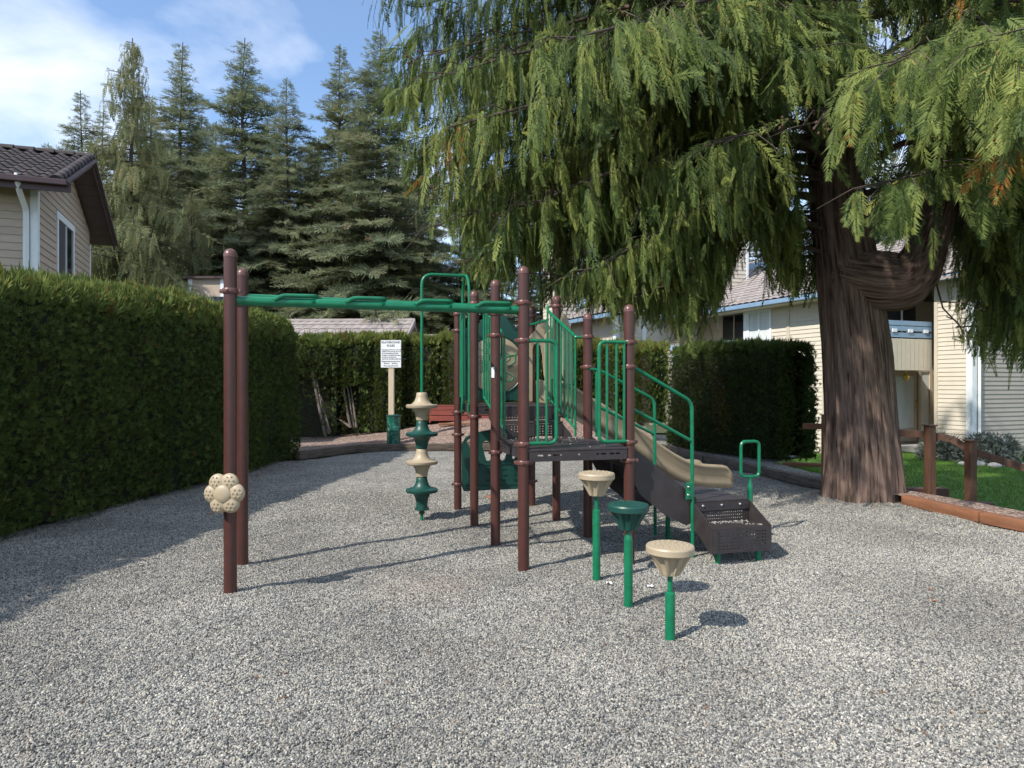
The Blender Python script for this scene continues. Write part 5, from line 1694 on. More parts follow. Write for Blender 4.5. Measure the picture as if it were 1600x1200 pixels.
def zb(x, y): return float(mound_z(np.array(float(x)), np.array(float(y)))) - .03
def at(px, Y): return (px - 800) / FPX * Y
rowY = 18.3
def shrub(px0, px1, Y, top_py, label, bias=.55, open_base=None, stems=None, hw=.62):
    x0, x1 = at(px0, Y), at(px1, Y)
    zc_ = zb((x0 + x1) / 2, Y)
    ht = 1.5 + (600 - top_py) / FPX * Y - zc_
    return hedge('arborvitae_shrub', label, 'shrub', [(x0, Y, hw, ht), ((x0 + x1) / 2, Y + .05, hw + .04, ht * 1.0), (x1, Y, hw, ht)], hw, ht, zc_, .10, 640, bias=bias, lump=.12,
                 group='arborvitae shrubs along the back of the mound', open_base=open_base, stems=stems)
def stemset(lst, Y):
    outp = []
    for pts, r in lst:
        outp.append(([(at(px, Y - dy), Y - dy, 1.5 + (600 - py) / FPX * (Y - dy)) for px, py, dy in pts], r))
    return outp
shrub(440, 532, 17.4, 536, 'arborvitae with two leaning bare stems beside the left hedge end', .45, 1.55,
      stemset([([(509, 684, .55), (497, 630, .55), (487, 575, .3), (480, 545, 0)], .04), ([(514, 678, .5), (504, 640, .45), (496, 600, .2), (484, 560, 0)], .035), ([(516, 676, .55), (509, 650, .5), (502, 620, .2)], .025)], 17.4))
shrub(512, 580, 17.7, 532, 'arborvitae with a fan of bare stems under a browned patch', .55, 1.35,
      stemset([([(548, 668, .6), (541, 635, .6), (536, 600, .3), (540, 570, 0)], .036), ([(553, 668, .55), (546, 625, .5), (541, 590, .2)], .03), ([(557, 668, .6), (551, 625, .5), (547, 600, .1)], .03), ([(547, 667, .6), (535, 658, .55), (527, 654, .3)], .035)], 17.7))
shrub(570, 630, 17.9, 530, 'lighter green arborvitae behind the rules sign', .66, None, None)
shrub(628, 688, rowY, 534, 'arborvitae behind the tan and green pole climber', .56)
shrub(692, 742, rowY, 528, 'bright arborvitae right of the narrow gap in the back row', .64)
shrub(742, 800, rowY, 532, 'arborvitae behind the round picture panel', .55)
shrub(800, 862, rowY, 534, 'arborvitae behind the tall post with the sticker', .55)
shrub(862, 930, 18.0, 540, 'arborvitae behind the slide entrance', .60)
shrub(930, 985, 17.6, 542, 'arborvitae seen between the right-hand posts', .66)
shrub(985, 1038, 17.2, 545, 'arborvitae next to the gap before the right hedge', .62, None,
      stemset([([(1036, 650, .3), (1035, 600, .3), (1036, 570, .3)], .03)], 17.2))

# silvery shrub with rocks by the house corner
def loose_shrub(x, y, z, r, h, label, n=900):
    root = empty('silvery_shrub', (x, y, z), 0, label, 'shrub', 'silvery shrubs by the cream house')
    d = unit(RNG.normal(0, 1, (n, 3)) * np.array([1, 1, .9]) + np.array([0, 0, .75]))
    pos = d * np.array([r, r, h]) * RNG.uniform(.15, 1, (n, 1)) ** .6
    pos[:, 2] = np.abs(pos[:, 2])
    f = unit(d + RNG.normal(0, .5, (n, 3)))
    V, F, T = scatter_mix([hedge_spray(5, 9)], f, unit(RNG.normal(0, 1, (n, 3))), pos, RNG.uniform(.10, .22, n), RNG.uniform(0, 1, n))
    np_mesh('foliage', V, F, M['leaf_sage'], root, T)
    k = MB()
    for i in range(14):
        a = random.uniform(0, 6.28); q = random.uniform(.4, 1)
        k.tube([(0, 0, -.05), (math.cos(a) * r * .3, math.sin(a) * r * .3, h * .6 * q), (math.cos(a) * r * q, math.sin(a) * r * q, h * 1.25 * q)], [.012, .008, .004], 4)
    tag(k.build('stems', M['stem'], root), kind='stuff')
loose_shrub(11.1, 17.6, float(lawn_z(np.array(11.1), np.array(17.6))), .55, .62, 'silvery leaved shrub left of the first dark fence post')
loose_shrub(12.0, 17.0, float(lawn_z(np.array(12.0), np.array(17.0))), .75, .70, 'larger silvery leaved shrub between the two dark fence posts')
ORD = ['leftmost', 'second from the left', 'third from the left', 'fourth from the left', 'fifth from the left', 'sixth from the left', 'seventh from the left', 'rightmost']
for i in range(8):
    x = 11.0 + .30 * i; y = 16.55 - .10 * i + random.uniform(-.08, .08)
    k = MB(); k.sphere((0, 0, 0), random.uniform(.07, .13), (1.4, 1, .7), 2)
    for v in k.bm.verts: v.co *= 1 + .16 * float(noise3(np.array(v.co[:]) + i * 3, 12))
    o = k.build('edging_rock', M['rock'], None, True, (x, y, float(lawn_z(np.array(x), np.array(y))) + .03))
    tag(o, ORD[i] + ' of the pale rocks edging the silvery shrubs', 'rock', 'rocks edging the silvery shrubs')

# lawn grass blades
def lawn_grass():
    N = 90000
    y = RNG.uniform(8.6, 19, N); x = edge_right(y) + RNG.uniform(.4, 9.5, N)
    px = 800 + FPX * x / y
    k = (px < 1640) & (px > 1230) & (x > edge_right(y) + np.interp(y, [5, 8.4, 9, 10, 12.2, 13, 30], [1.2, .9, .8, .6, .8, 1.6, 1.6]))
    x, y = x[k], y[k]
    N = len(x)
    p = np.stack([x, y, lawn_z(x, y)], -1)
    TV = np.array([(-.5, 0, 0), (.5, 0, 0), (0, 1, .45)], float); TV[:, 0] *= .14
    f = unit(np.stack([RNG.normal(0, .35, N), RNG.normal(0, .35, N), np.ones(N)], -1))
    V, F, T = scatter(TV, np.array([[0, 1, 2]]), frames(f, unit(RNG.normal(0, 1, (N, 3)))), p, RNG.uniform(.035, .07, N), np.clip(.5 + .25 * RNG.normal(0, 1, N) + .2 * noise3(p, 1.2), 0, 1))
    tag(np_mesh('grass', V, F, M['grass'], None, T), kind='stuff')
lawn_grass()

# ------------------------------------------------------------------ distant conifers
def fir_mesh(seed, H=16.0, R0=3.0, nb=250, leaf='leaf_fir', weeping=False, top_open=.12, base=.05):
    """returns (wood mesh, crown mesh) of one conifer standing at the origin"""
    global RNG
    keep_rng = RNG
    RNG = np.random.default_rng(seed)
    hb = base * H + (H * .985 - base * H) * (np.linspace(0, 1, nb) ** .92)
    t = (hb - base * H) / (H - base * H)
    az = np.arange(nb) * 2.39996 + RNG.normal(0, .4, nb)
    prof = (1 - t) ** .92 * (.80 + .35 * (noise3(np.stack([hb * 0, hb, hb * 0], -1), .9))) + .03
    Lb = R0 * prof * RNG.uniform(.42, 1.28, nb)
    Lb = np.maximum(Lb, .16)
    rise = np.where(t > .75, .42, .12) * Lb + RNG.normal(0, .06, nb) * Lb
    droop = (.42 if not weeping else .50) * Lb * (1 - .6 * t)
    wood = MB()
    zs = np.linspace(-.3, H, 14)
    wood.tube([(.06 * math.sin(z * .7 + seed), .06 * math.cos(z * .5 + seed), z) for z in zs], [max(.018, .021 * H * .55 * (1 - max(0, z) / H) ** .9) for z in zs], 8)
    P, Fw, U, S_, Tn = [], [], [], [], []
    HP, HF, HU, HS_, HT_ = [], [], [], [], []
    for i in range(nb):
        if RNG.uniform() < .09 and t[i] < .8: continue
        d = np.array([math.cos(az[i]), math.sin(az[i]), 0]); side = np.array([-d[1], d[0], 0])
        def curve(s): return d * (Lb[i] * s) + np.array([0, 0, hb[i] + rise[i] * s * (2 - s) * .8 - droop[i] * s * s + (.22 * Lb[i] * max(0, s - .7) ** 2 * 3 if not weeping else 0)])
        if Lb[i] > .5:
            wood.tube([curve(0), curve(.5), curve(.97)], [.012 + .011 * Lb[i], .008 + .005 * Lb[i], .004], 4, caps=False)
        m = max(3, int(Lb[i] * (7.0 if not weeping else 6)))
        shade = RNG.normal(0, .10)
        for q in range(m):
            s = .12 + .88 * (q + RNG.uniform(0, .9)) / m
            p = curve(s); tg = curve(min(1, s + .05)) - curve(s - .05); tg /= np.linalg.norm(tg)
            for sg in ((-1, 1) if s < .93 else (0,)):
                a = R(RNG.uniform(38, 75)) * sg
                f = tg * math.cos(a) + side * math.sin(a) + np.array([0, 0, RNG.uniform(-.30, .32)])
                size = min(.60, .15 + .22 * Lb[i] * (1 - s) + .13 * min(1.6, Lb[i])) * RNG.uniform(.75, 1.2)
                P.append(p); Fw.append(f); U.append(np.array([0, 0, 1.0]) + RNG.normal(0, .6, 3)); S_.append(size)
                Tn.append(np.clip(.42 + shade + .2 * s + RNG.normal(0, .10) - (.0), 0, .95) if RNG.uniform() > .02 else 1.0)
                if weeping and RNG.uniform() < .95:
                    for w in range(1 if i % 3 else 2):
                        HP.append(p + f * size * RNG.uniform(.1, .8)); HF.append(np.array([RNG.normal(0, .12), RNG.normal(0, .12), -1.0]) + .15 * d)
                        HU.append(np.array([d[0] + RNG.normal(0, .5), d[1] + RNG.normal(0, .5), .1])); HS_.append(RNG.uniform(.45, 1.0) * min(1, .45 + .25 * Lb[i])); HT_.append(np.clip(.55 + shade + RNG.normal(0, .13), 0, 1))
    A = lambda x: np.array(x, float)
    parts = []
    if not weeping or True:
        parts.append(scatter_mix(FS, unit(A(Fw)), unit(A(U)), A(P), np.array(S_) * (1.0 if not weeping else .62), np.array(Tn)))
    if HP:
        parts.append(scatter_mix(CF_SMALL, unit(A(HF)), unit(A(HU)), A(HP), np.array(HS_), np.array(HT_)))
    V, F, T = join(parts)
    wm_ = wood.mesh('trunk', True); wm_.materials.append(M['firbark'])
    o = np_mesh('crown', V, F, M[leaf], None, T); cm_ = o.data; bpy.data.objects.remove(o)
    RNG = keep_rng
    return wm_, cm_
proto = {'a': fir_mesh(1, 16, 4.6, 330, 'leaf_fir'), 'b': fir_mesh(2, 16, 5.2, 350, 'leaf_fir', top_open=.2), 'c': fir_mesh(3, 16, 4.4, 320, 'leaf_fir2'),
         'd': fir_mesh(4, 8, 3.3, 190, 'leaf_fir2'), 'w': fir_mesh(5, 15, 4.9, 230, 'leaf_olive', weeping=True)}
PH = {'a': 16, 'b': 16, 'c': 16, 'd': 8, 'w': 15}
def tree(kind, px, Y, top_py, label, wide=1.0, rz=None, name='fir_tree', group='conifers behind the hedges and houses', cat='tree'):
    H = 1.5 + (600 - top_py) / FPX * Y
    root = empty(name, (at(px, Y), Y, 0), random.uniform(0, 6.28) if rz is None else rz, label, cat, group)
    s = H / PH[kind]
    if kind in 'abc': wide *= 1.16
    root.scale = (s * wide, s * wide, s)
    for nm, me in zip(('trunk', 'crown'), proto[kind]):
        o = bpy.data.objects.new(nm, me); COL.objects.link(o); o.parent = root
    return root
tree('w', 206, 26.0, 58, 'weeping olive conifer with hanging branches right behind the taupe house', 1.08, .4, 'weeping_conifer')
tree('w', 300, 28.6, 300, 'low weeping branches of a young conifer above the little house end', 1.15, 2.0, 'weeping_conifer')
tree('c', 128, 33.0, 142, 'fir between the taupe house roof and the weeping conifer', 1.0)
tree('b', 74, 37.0, 222, 'lowest leftmost fir showing just above the taupe house roof', .95)
tree('a', 283, 34.0, 66, 'thin topped fir right of the weeping conifer', .95)
tree('b', 381, 32.0, 60, 'tallest straight fir above the front ladder post', 1.0)
tree('a', 338, 38.0, 190, 'farther fir filling the gap between the two thin topped firs', 1.1)
tree('a', 449, 30.0, 122, 'shorter bluish fir in the middle of the tree row', .95)
tree('c', 532, 32.0, 70, 'fir with sparse brownish top left of the tall twin topped one', 1.0)
tree('b', 592, 30.0, 46, 'tall fir beside the left edge of the cedar', 1.08)
tree('c', 490, 30.5, 235, 'mid height fir in front of the tree row over the monkey bars', 1.2)
tree('b', 415, 30.5, 270, 'wide low fir directly right of the ladder posts', 1.3)
tree('d', 655, 29.5, 365, 'young light green fir left of the pole climber arch', 1.0)
tree('d', 560, 30.5, 300, 'bushy young fir over the garage roof', 1.15)
tree('b', 330, 30.5, 290, 'broad low fir filling in behind the weeping young conifer', 1.3)
tree('c', 560, 35.0, 150, 'fir behind the twin tops left of the cedar', 1.1)
tree('b', 235, 36.0, 150, 'fir behind the weeping conifer, filling its right flank', 1.1)
tree('a', 160, 37.0, 170, 'fir behind the weeping conifer, on its left flank', 1.0)
tree('b', 250, 41.0, 205, 'far fir low in the gap right of the weeping conifer', 1.25)
tree('a', 315, 42.0, 180, 'far fir low in the gap left of the tallest straight fir', 1.25)
tree('c', 420, 41.0, 200, 'far fir low in the gap right of the tallest straight fir', 1.3)
tree('b', 495, 42.0, 215, 'far fir low in the gap behind the bluish fir', 1.3)
tree('a', 625, 41.0, 230, 'far fir low in the gap beside the cedar outline', 1.3)
tree('b', 30, 42.0, 250, 'far fir peeping over the taupe house ridge', 1.2)
tree('c', 1160, 40.0, 300, 'fir behind the chimney chase of the cream house', 1.3)
tree('b', 1390, 42.0, 235, 'fir behind the elbow limb of the cedar', 1.3)
tree('a', 1510, 43.0, 230, 'tall fir behind the right gable of the cream house', 1.3)
tree('a', 660, 34.0, 215, 'fir just left of the cedar outline, partly behind it', 1.0)
tree('b', 745, 33.0, 250, 'fir behind the left part of the cedar curtain', 1.2)
tree('c', 845, 36.0, 320, 'fir behind the far cream house', 1.2)
tree('a', 960, 38.0, 300, 'fir over the ridge of the far cream house', 1.3)
tree('c', 1075, 38.0, 330, 'fir left of the chimney chase', 1.3)
tree('b', 1235, 36.0, 355, 'fir over the small gable, left of the cedar trunk', 1.15)
tree('c', 1330, 38.0, 300, 'fir seen through the fork of the cedar', 1.3)
tree('a', 1450, 40.0, 290, 'fir over the roof right of the cedar trunk', 1.2)
tree('b', 1575, 40.0, 270, 'rightmost fir behind the cream house', 1.2)

# ------------------------------------------------------------------ the big cedar
CX, CY = 4.72, 9.15
cedar = empty('cedar_tree', (CX, CY, 0), 0, 'huge cedar with a thick ridged trunk and drooping green curtains of foliage at the right', 'tree')
O = np.array([CX, CY, 0.0])

def bark_tube(name, pts, rad, parent, nseg=120, ring=110, flare=0.0, ridge=.035, lobes=0, seed=0, m='bark', lump=.07):
    pts = np.array(pts, float); rad = np.array(rad, float)
    # smooth path
    tt = np.linspace(0, 1, len(pts)); ts = np.linspace(0, 1, nseg)
    def cat(a):
        o_ = np.stack([np.interp(ts, tt, a[:, j]) for j in range(a.shape[1])], -1)
        for _ in range(nseg // len(pts)):
            o_[1:-1] = (o_[:-2] + 2 * o_[1:-1] + o_[2:]) / 4
        return o_
    P = cat(pts); Rr = cat(rad[:, None])[:, 0]
    T = unit(np.gradient(P, axis=0))
    up = np.array([0, 1.0, 0]); V = []; BC = []; run = 0.0
    th = np.linspace(0, 2 * np.pi, ring, endpoint=False)
    for i in range(nseg):
        sx = np.cross(T[i], up); sx /= np.linalg.norm(sx); sy = np.cross(sx, T[i]); up = sy
        dirs = np.cos(th)[:, None] * sx + np.sin(th)[:, None] * sy
        dist = np.linalg.norm(P[i] - P[0])
        # long fibrous ridges twist slowly up the stem
        tw = th + .22 * math.sin(dist * .5 + seed)
        q = np.stack([np.cos(tw) * 3.4, np.sin(tw) * 3.4, np.full(ring, dist * .55 + seed)], -1)
        q2 = np.stack([np.cos(tw) * 9, np.sin(tw) * 9, np.full(ring, dist * 1.1 + seed)], -1)
        q3 = np.stack([np.cos(tw) * 20, np.sin(tw) * 20, np.full(ring, dist * 1.9 + seed)], -1)
        r = Rr[i] * (1 + lump * noise3(q * .35, 1)) + ridge * (1 - 2.2 * np.abs(noise3(q, .8))) * .55 + ridge * .5 * (1 - 2 * np.abs(noise3(q2, .7))) + ridge * .22 * noise3(q3, .8)
        if flare:
            fl = flare * math.exp(-dist / .38)
            r = r + fl * (1 + .55 * np.sin(th * lobes + 1.0) + .35 * np.sin(th * (lobes + 3) + 2.2))
        V.append(P[i] + dirs * r[:, None])
        run += np.linalg.norm(P[i] - P[i - 1]) if i else 0
        BC.append(np.stack([np.cos(th) * Rr[i], np.sin(th) * Rr[i], np.full(ring, run)], -1))
    V = np.array(V).reshape(-1, 3)
    i = np.arange((nseg - 1) * ring); a, c = i // ring, i % ring
    F = np.stack([a * ring + c, a * ring + (c + 1) % ring, (a + 1) * ring + (c + 1) % ring, (a + 1) * ring + c], -1)
    o = np_mesh(name, V, F, M[m], parent, smooth=True)
    at_ = o.data.attributes.new('barkco', 'FLOAT_VECTOR', 'POINT')
    at_.data.foreach_set('vector', np.array(BC, dtype=np.float32).ravel())
    return o

bark_tube('trunk', [(0, 0, -.15), (0, 0, .3), (-.03, .0, 1.0), (-.09, .0, 2.0), (-.20, 0, 3.0), (-.33, .05, 4.0), (-.42, .05, 6.0), (-.45, .1, 9.0), (-.4, .1, 13.0), (-.4, .1, 16.0)],
          [.475, .455, .415, .385, .35, .305, .265, .21, .13, .03], cedar, 260, 200, .05, .046, 5, 1)
# the elbow limb: leaves the trunk, sags, then turns up like a second stem
def cp(px, py, Y): return ((px - 800) / FPX * Y - CX, Y - CY, 1.5 + (600 - py) / FPX * Y)
bark_tube('limb', [cp(1310, 425, 9.2), cp(1345, 434, 9.05), cp(1380, 440, 8.9), cp(1408, 441, 8.8), cp(1430, 425, 8.75), cp(1449, 385, 8.75), cp(1468, 330, 8.8), cp(1482, 275, 8.85), cp(1492, 200, 8.9), cp(1500, 60, 9.0), cp(1505, -150, 9.1), cp(1505, -500, 9.1)],
          [.36, .37, .385, .36, .29, .205, .18, .175, .165, .15, .11, .05], cedar, 150, 130, 0, .034, 0, 9, lump=.12)
# limbs
limbs = []
rg = np.random.default_rng(23)
def add_limb(az, z0, L, rise, droop, start=None, r=.085):
    limbs.append((az, z0, L, rise, droop, start, r))
for i in range(62):
    z0 = 3.1 + 9.5 * (i / 61) ** 1.15
    az = i * 2.39996 + rg.normal(0, .3)
    d = np.array([math.cos(az), math.sin(az)])
    L = 6.1 * (1 - .60 * max(0, (z0 - 4.5)) / 9) * rg.uniform(.72, 1.08)
    if d[1] < -.35: L *= .62 + .10 * d[0]           # shorter towards the open yard
    add_limb(az, z0, L, .16 * L, .34 * L * rg.uniform(.8, 1.2), None, .07 + .006 * L)
for az, z0, L in ((2.85, 3.6, 6.3), (3.05, 4.3, 7.0), (3.3, 3.9, 6.4), (3.45, 4.8, 6.5), (2.6, 3.4, 5.8), (2.95, 5.3, 7.2), (3.2, 6.0, 7.0), (2.4, 4.6, 6.0), (3.6, 4.2, 4.6), (3.75, 5.4, 5.0), (2.75, 6.6, 6.8), (3.4, 7.2, 6.6), (3.1, 7.8, 6.6), (3.7, 6.9, 4.8), (2.2, 3.6, 5.2), (3.0, 3.1, 4.6), (3.3, 3.2, 4.0), (2.7, 3.0, 5.0), (3.5, 3.5, 3.8), (2.85, 4.0, 6.4), (3.15, 4.6, 6.6), (3.4, 5.6, 6.3), (2.65, 5.0, 6.6), (3.6, 6.2, 4.6), (2.9, 7.0, 5.6), (3.8, 4.4, 3.4), (3.9, 5.8, 3.8), (4.1, 6.6, 3.4), (4.3, 5.2, 3.0)):
    add_limb(az, z0, L, .14 * L, .30 * L, None, .10)
# limbs from the second stem, to the right and to the front
st2 = np.array(cp(1490, 230, 8.9)); st3 = np.array(cp(1500, 60, 9.0))
for az, s_, L, zz_ in ((-.45, st2, 3.6, 0), (-.9, st2, 3.0, .5), (.1, st2, 3.8, .2), (-1.35, st2, 3.1, .9), (-1.9, st3, 3.1, .1), (-.7, st3, 3.6, .3), (-1.1, st3, 3.6, .9), (-.2, st3, 4.0, .6), (.5, st2, 4.2, .3), (-1.6, st3, 3.4, 1.2), (-2.3, st3, 3.2, .8), (1.0, st2, 3.8, .2), (-.55, st2, 3.2, -.5), (-.1, st2, 3.6, -.5)):
    add_limb(az, s_[2] + zz_, L, .20 * L, .42 * L, s_ + np.array([0, 0, zz_]), .06)

# lower outline of the curtain, as seen across the yard (picture column -> row of the lowest tips)
BX = [560, 620, 640, 690, 705, 760, 850, 960, 1000, 1060, 1115, 1135, 1150, 1180, 1200, 1240, 1285, 1296, 1310, 1400, 1490, 1500, 1525, 1560, 1600, 1700]
BY = [200, 300, 330, 350, 425, 458, 478, 492, 512, 538, 522, 430, 380, 385, 455, 492, 470, 315, 345, 400, 430, 545, 590, 592, 600, 620]
def add_path(pts, r=.05, size=1.0, dens=1.0, big=False):
    limbs.append((None, np.array([cp(*q) for q in pts]), dens, size, big, None, r))
add_path([(1488, 260, 8.8), (1530, 300, 8.5), (1570, 330, 8.2), (1640, 370, 8.0)], .05, 1.0, 2.0)
add_path([(1462, 440, 8.7), (1475, 488, 8.6), (1490, 512, 8.6), (1535, 506, 8.5), (1600, 515, 8.3), (1660, 530, 8.2)], .018, .75, .75)
add_path([(1485, 300, 8.8), (1530, 392, 8.4), (1565, 440, 8.2), (1660, 470, 8.0)], .04, .9, 2.2)
add_path([(1490, 250, 8.9), (1540, 320, 9.3), (1600, 410, 9.6), (1680, 450, 9.8)], .05, 1.0, 2.2)
add_path([(1490, 250, 8.9), (1520, 360, 9.0), (1545, 450, 9.0), (1580, 500, 8.9)], .03, .9, 1.8)
add_path([(1500, 200, 8.9), (1560, 250, 9.4), (1640, 300, 9.8)], .04, 1.0, 2.0)
add_path([(1500, 120, 8.9), (1560, 200, 8.4), (1640, 260, 8.0)], .04, 1.0, 2.0)
add_path([(1480, 330, 8.9), (1530, 440, 9.4), (1600, 520, 9.6)], .025, .85, 1.8)
add_path([(1500, 150, 8.9), (1494, 215, 7.5), (1460, 268, 6.6), (1390, 282, 6.3), (1322, 300, 6.2)], .035, .95, .9, True)
add_path([(1498, 110, 8.9), (1560, 120, 7.0), (1640, 150, 6.0)], .04, 1.05, 1.0, True)
add_path([(1500, 60, 8.9), (1450, 60, 7.2), (1390, 100, 6.3), (1345, 150, 6.0)], .035, .9, .8, True)
add_path([(1505, 10, 8.9), (1520, 20, 7.0), (1560, 60, 5.6), (1600, 90, 5.1)], .035, 1.0, .9, True)
add_path([(1300, 330, 9.2), (1200, 330, 8.6), (1120, 380, 8.3), (1060, 440, 8.2), (1005, 462, 8.2)], .03, .85, 2.2)
add_path([(1300, 300, 9.2), (1150, 310, 9.8), (1000, 380, 10.2), (900, 430, 10.4), (830, 445, 10.4)], .03, .9, 2.0)
add_path([(1300, 330, 9.2), (1270, 370, 9.0), (1235, 405, 8.9), (1205, 410, 8.9)], .025, .85, 1.2)
add_path([(1300, 320, 9.3), (1200, 350, 9.9), (1120, 420, 10.3), (1080, 455, 10.4)], .03, .9, 2.2)
add_path([(1300, 280, 9.1), (1180, 280, 8.2), (1080, 330, 7.8), (960, 405, 7.7), (890, 435, 7.7)], .03, .8, 1.9)
add_path([(1300, 280, 9.1), (1100, 250, 9.2), (900, 310, 9.2), (780, 390, 9.2), (730, 410, 9.2)], .03, .85, 2.0)
add_path([(1300, 250, 9.1), (1100, 300, 9.0), (950, 370, 8.9), (850, 420, 8.8)], .03, .85, 2.0)
add_path([(1320, 150, 9.2), (1000, 60, 9.4), (800, 60, 9.5), (650, 110, 9.6)], .03, 1.0, 1.5)
add_path([(1320, 60, 9.2), (900, -50, 9.2), (700, 10, 9.2), (640, 60, 9.2)], .03, 1.0, 1.5)
add_path([(1310, 200, 9.2), (900, 130, 8.7), (720, 190, 8.6), (648, 245, 8.6)], .03, .95, 1.6)
add_path([(1310, 220, 9.1), (950, 210, 8.4), (800, 270, 8.3), (700, 310, 8.3)], .03, .9, 1.6)
add_path([(1300, 300, 9.2), (1180, 360, 8.9), (1120, 430, 8.8), (1085, 480, 8.8)], .025, .8, 2.4)
add_path([(1250, 330, 9.4), (1100, 400, 9.4), (1000, 450, 9.4), (930, 455, 9.4)], .025, .8, 2.4)
add_path([(1150, 330, 8.4), (1050, 410, 8.4), (985, 450, 8.4)], .02, .75, 2.2)
add_path([(1100, 330, 8.6), (960, 400, 8.5), (880, 430, 8.5), (800, 425, 8.5)], .02, .75, 2.2)
add_path([(1300, 260, 9.3), (1000, 200, 9.6), (800, 260, 9.8), (690, 290, 9.8), (650, 300, 9.8)], .035, .85, 1.1)
wood = []
FP, FF, FU, FS_, FT, FB, FC = [], [], [], [], [], [], []
twigs = MB()
cones = []
for (az, z0, L, rise, droop, start, r0) in limbs:
    custom = az is None
    if custom:
        pth, dens_, size_, big_ = z0, L, rise, droop
        segs = np.concatenate([[0], np.cumsum(np.linalg.norm(np.diff(pth, axis=0), axis=1))])
        L = segs[-1]
        dd = pth[-1] - pth[0]; d = np.array([dd[0], dd[1], 0]); d = d / np.linalg.norm(d)
        def curve(s): return np.array([np.interp(s * L, segs, pth[:, j]) for j in range(3)])
    else:
        dens_, size_, big_ = 1.0, 1.0, False
        d = np.array([math.cos(az), math.sin(az), 0.0])
        base = np.array([-.3 * min(1, z0 / 5), 0.05, z0]) if start is None else start
        bend = rg.normal(0, .12)
        def curve(s): return base + d * L * s + side * bend * L * s * s + np.array([0, 0, rise * s * (2 - s) - droop * s * s])
    side = np.array([-d[1], d[0], 0.0])
    # the limb ends where the crown's outline ends
    smax = 1.0
    for s in (np.linspace(.15, 1, 18) if not custom else ()):
        p = curve(s) + O
        if p[1] < 3.9: smax = s; break
        qx, qy = 800 + FPX * p[0] / p[1], 600 - FPX * (p[2] - 1.5) / p[1]
        if 500 < qx < 1700 and (qx < 632 + 60 * rg.uniform() or qy > np.interp(qx, BX, BY) - 70): smax = s; break
    if smax < .2: continue
    L_ = L; ss_ = [0, .2 * smax, .4 * smax, .6 * smax, .8 * smax, .98 * smax]
    pts = [curve(s) for s in ss_]
    twigs.tube(pts, [r0 * (1 - .9 * s) * .46 + .004 for s in (0, .2, .4, .6, .8, 1)], 7)
    ltint = rg.normal(0, .07)
    nsub = int(L * smax * 6.5 * dens_)
    for q in range(nsub):
        s = (.14 + .86 * (q + rg.uniform(0, .9)) / nsub) * smax
        p0 = curve(s)
        if p0[1] + CY < 4.2: continue
        pw = p0 + O
        qx, qy = 800 + FPX * pw[0] / pw[1], 600 - FPX * (pw[2] - 1.5) / pw[1]
        offscreen = qy < -160 or qx > 1720
        if offscreen and rg.uniform() < .80: continue
        if pw[1] > 11.4 and rg.uniform() < .5: continue
        sg = 1 if q % 2 else -1
        a = R(rg.uniform(30, 85)) * sg * (1 if s < .93 * smax else .25)
        sd = d * math.cos(a) + side * math.sin(a)
        Ls = (.40 + 1.15 * (1 - s / smax) ** .8 * min(1, s * 3.2)) * rg.uniform(.7, 1.25) * min(1, L / 4)
        Ls = max(Ls, .38)
        if custom: Ls = rg.uniform(.22, .6) * (1.1 if big_ else 1)
        ndrop = rg.uniform(.3, .75)
        if Ls > .45 and not offscreen:
            twigs.tube([p0, p0 + sd * Ls * .5 + np.array([0, 0, -.05]), p0 + sd * Ls + np.array([0, 0, -ndrop * Ls])], [.009, .006, .0025], 4, caps=False)
        stint = ltint + rg.normal(0, .08)
        if rg.uniform() < .0045: stint = .6            # a browned spray here and there
        left = pw[0] < 3.2
        nf = max(8, int(Ls * (27 if left else 15))) + (7 if custom else 0)
        for w in range(nf):
            t = (w + rg.uniform(0, 1)) / nf
            p = p0 + sd * Ls * t + np.array([0, 0, -ndrop * Ls * t * t])
            if rg.uniform() < .35: p = p + np.array([rg.normal(0, .08), rg.normal(0, .08), -rg.uniform(.1, .45)])
            out_ = sd * rg.uniform(-.1, .42) + side * rg.normal(0, .16) + d * rg.uniform(-.05, .22)
            f = np.array([0, 0, -1.0]) + out_
            if rg.uniform() < .09: f = sd * rg.uniform(.5, 1) + side * rg.normal(0, .3) + np.array([0, 0, -rg.uniform(.25, .8)]); p = p + np.array([0, 0, rg.uniform(0, .07)])
            FP.append(p); FF.append(f)
            FU.append(np.array([d[0] + rg.normal(0, .7), d[1] + rg.normal(0, .7), .25]))
            FS_.append((rg.uniform(.28, .64) if left else rg.uniform(.30, .66)) * size_); FB.append(big_ or (not left and rg.uniform() < .4 and d[1] < 0)); FC.append(custom)
            if offscreen: FS_[-1] *= 1.8; FB[-1] = True  # unseen fronds enlarged so the upper crown still casts enough shade
            tv = .50 + 1.3 * stint + rg.normal(0, .20)
            if rg.uniform() < .006: tv = rg.uniform(.93, 1.0)
            FT.append(min(max(tv, 0), .79) if stint < .45 else rg.uniform(.93, 1.0))
        if rg.uniform() < .13: cones.append(p0 + sd * Ls * .6 + np.array([0, 0, -.06]))
FP, FF, FU, FS_, FT, FB, FC = (np.array(x) for x in (FP, FF, FU, FS_, FT, FB, FC))
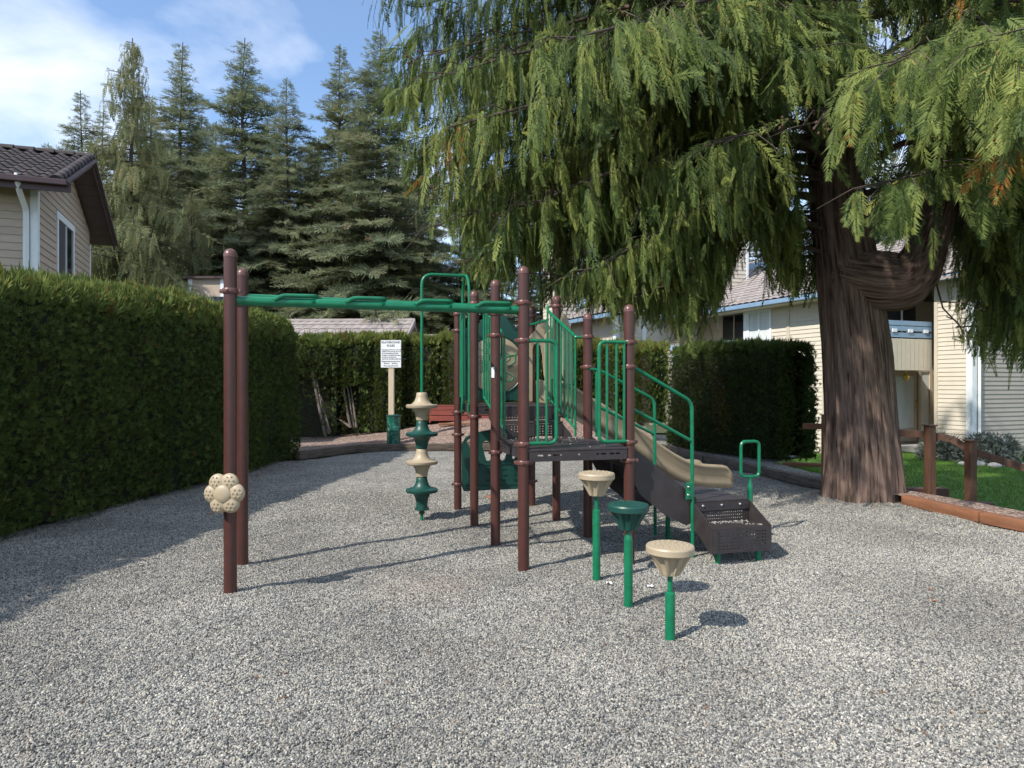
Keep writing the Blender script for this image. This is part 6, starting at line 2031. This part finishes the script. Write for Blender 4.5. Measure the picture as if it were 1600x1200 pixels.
# keep the tips above the lower outline, and nothing close to the lens
tip = FP + unit(FF) * FS_[:, None] + O
px, py = px_of(tip)
lim = np.interp(px, BX, BY) + rg.normal(0, 16, len(px)) + 22 * noise3(FP, 1.6)
depthY = tip[:, 1]
near_gap = (px > 1262) & (px < 1402) & (py > 255) & (depthY > 7.2) & (depthY < 9.6)
fork = (px > 1340) & (px < 1455) & (py > 300) & (py < 440) & (depthY < 10) & (depthY > 7)
k_ = (py < lim) & (depthY > 4.2) & ~((px > 1275) & (px < 1400) & (py > 300) & (depthY < 9.5) & (depthY > 7)) & ~fork & ~(near_gap & (rg.uniform(0, 1, len(px)) < .75))
k_ &= ~((px > 1100) & (px < 1290) & (py > 330) & (depthY < 9) & (rg.uniform(0, 1, len(px)) < .35))
k_ &= (FP[:, 2] > .9)
k_ &= ~((px > 1170) & (px < 1500) & (py > 200 + 40 * noise3(FP, 1.3)) & (depthY < 8.6) & ~FC & (rg.uniform(0, 1, len(px)) < .9))
k_ &= ~((px > 1500) & (px < 1640) & (py > 330) & (depthY < 7.6) & ~FC & (rg.uniform(0, 1, len(px)) < .8))
k_ &= ~((px > 1250) & (px < 1318) & (py > 262) & (depthY < 9.2) & (rg.uniform(0, 1, len(px)) < .93))
k_ &= ~((px > 1395) & (px < 1508) & (py > 300) & (py < 480) & (depthY < 8.95) & ~FC & (rg.uniform(0, 1, len(px)) < .92))
k_ &= ~((px > 1425) & (px < 1512) & (py > 325) & (py < 480) & (depthY < 8.9) & FC & (rg.uniform(0, 1, len(px)) < .88))
k_ &= ~((px > 1318) & (px < 1400) & (py > 300) & (depthY < 9.2) & ~FB)
FP, FF, FU, FS_, FT, FB = FP[k_], FF[k_], FU[k_], FS_[k_], FT[k_], FB[k_]
upper = (FP[:, 2] > 10.5) & (rg.uniform(0, 1, len(FP)) < .4)
FP, FF, FU, FS_, FT, FB = (x[~upper] for x in (FP, FF, FU, FS_, FT, FB))
V, F, T = join([scatter_mix(CF, unit(FF[~FB]), unit(FU[~FB]), FP[~FB], FS_[~FB], FT[~FB], .2), scatter_mix(CF_BIG, unit(FF[FB]), unit(FU[FB]), FP[FB], FS_[FB], FT[FB], .2)])
np_mesh('foliage', V, F, M['leaf_cedar'], cedar, T)
# hanging tassels from the outer right boughs, in front of the house corner
twigs.build('branches', M['twig'], cedar, True)
kc = MB()
for c in cones[:170]:
    for j in range(7):
        kc.sphere(c + rg.normal(0, .05, 3), .014, (1, 1, 1.4), 1)
tag(kc.build('seed_cones', M['cone'], cedar), kind='stuff')

# needles and scale-leaf litter under the cedar and along the hedge
def litter():
    N = 2600
    a = RNG.uniform(0, 2 * np.pi, N); r = np.abs(RNG.normal(0, 1.5, N)) + .45
    x, y = CX + np.cos(a) * r, CY + np.sin(a) * r * .8
    N2 = 900
    y2 = RNG.uniform(5.5, 13.5, N2); x2 = -5.0 + .1 * (y2 - 6.6) + np.abs(RNG.normal(0, .35, N2))
    x, y = np.concatenate([x, x2]), np.concatenate([y, y2])
    N3 = 800
    y3 = RNG.uniform(2.8, 12, N3); x3 = RNG.uniform(-1, 1, N3) * .72 * y3
    x, y = np.concatenate([x, x3]), np.concatenate([y, y3])
    k = (x < edge_right(y) - .05) & (x > -5.2)
    x, y = x[k], y[k]; N = len(x)
    p = np.stack([x, y, gravel_z(x, y) + .011], -1)
    f = unit(np.stack([RNG.normal(0, 1, N), RNG.normal(0, 1, N), RNG.normal(0, .15, N)], -1))
    up = unit(np.stack([RNG.normal(0, .3, N), RNG.normal(0, .3, N), np.ones(N)], -1))
    V, F, T = scatter(CF_SMALL[0][0], CF_SMALL[0][1], frames(f, up), p, RNG.uniform(.02, .055, N), RNG.uniform(.9, 1.0, N), 0)
    tag(np_mesh('leaf_litter', V, F, M['litter'], None, T), kind='stuff')
M['litter'] = leaf_mat('dry_litter', [(0.0, (0.12, 0.08, 0.045)), (0.9, (0.16, 0.085, 0.04)), (0.95, (0.10, 0.075, 0.045)), (1.0, (0.24, 0.11, 0.04))], .1)
litter()
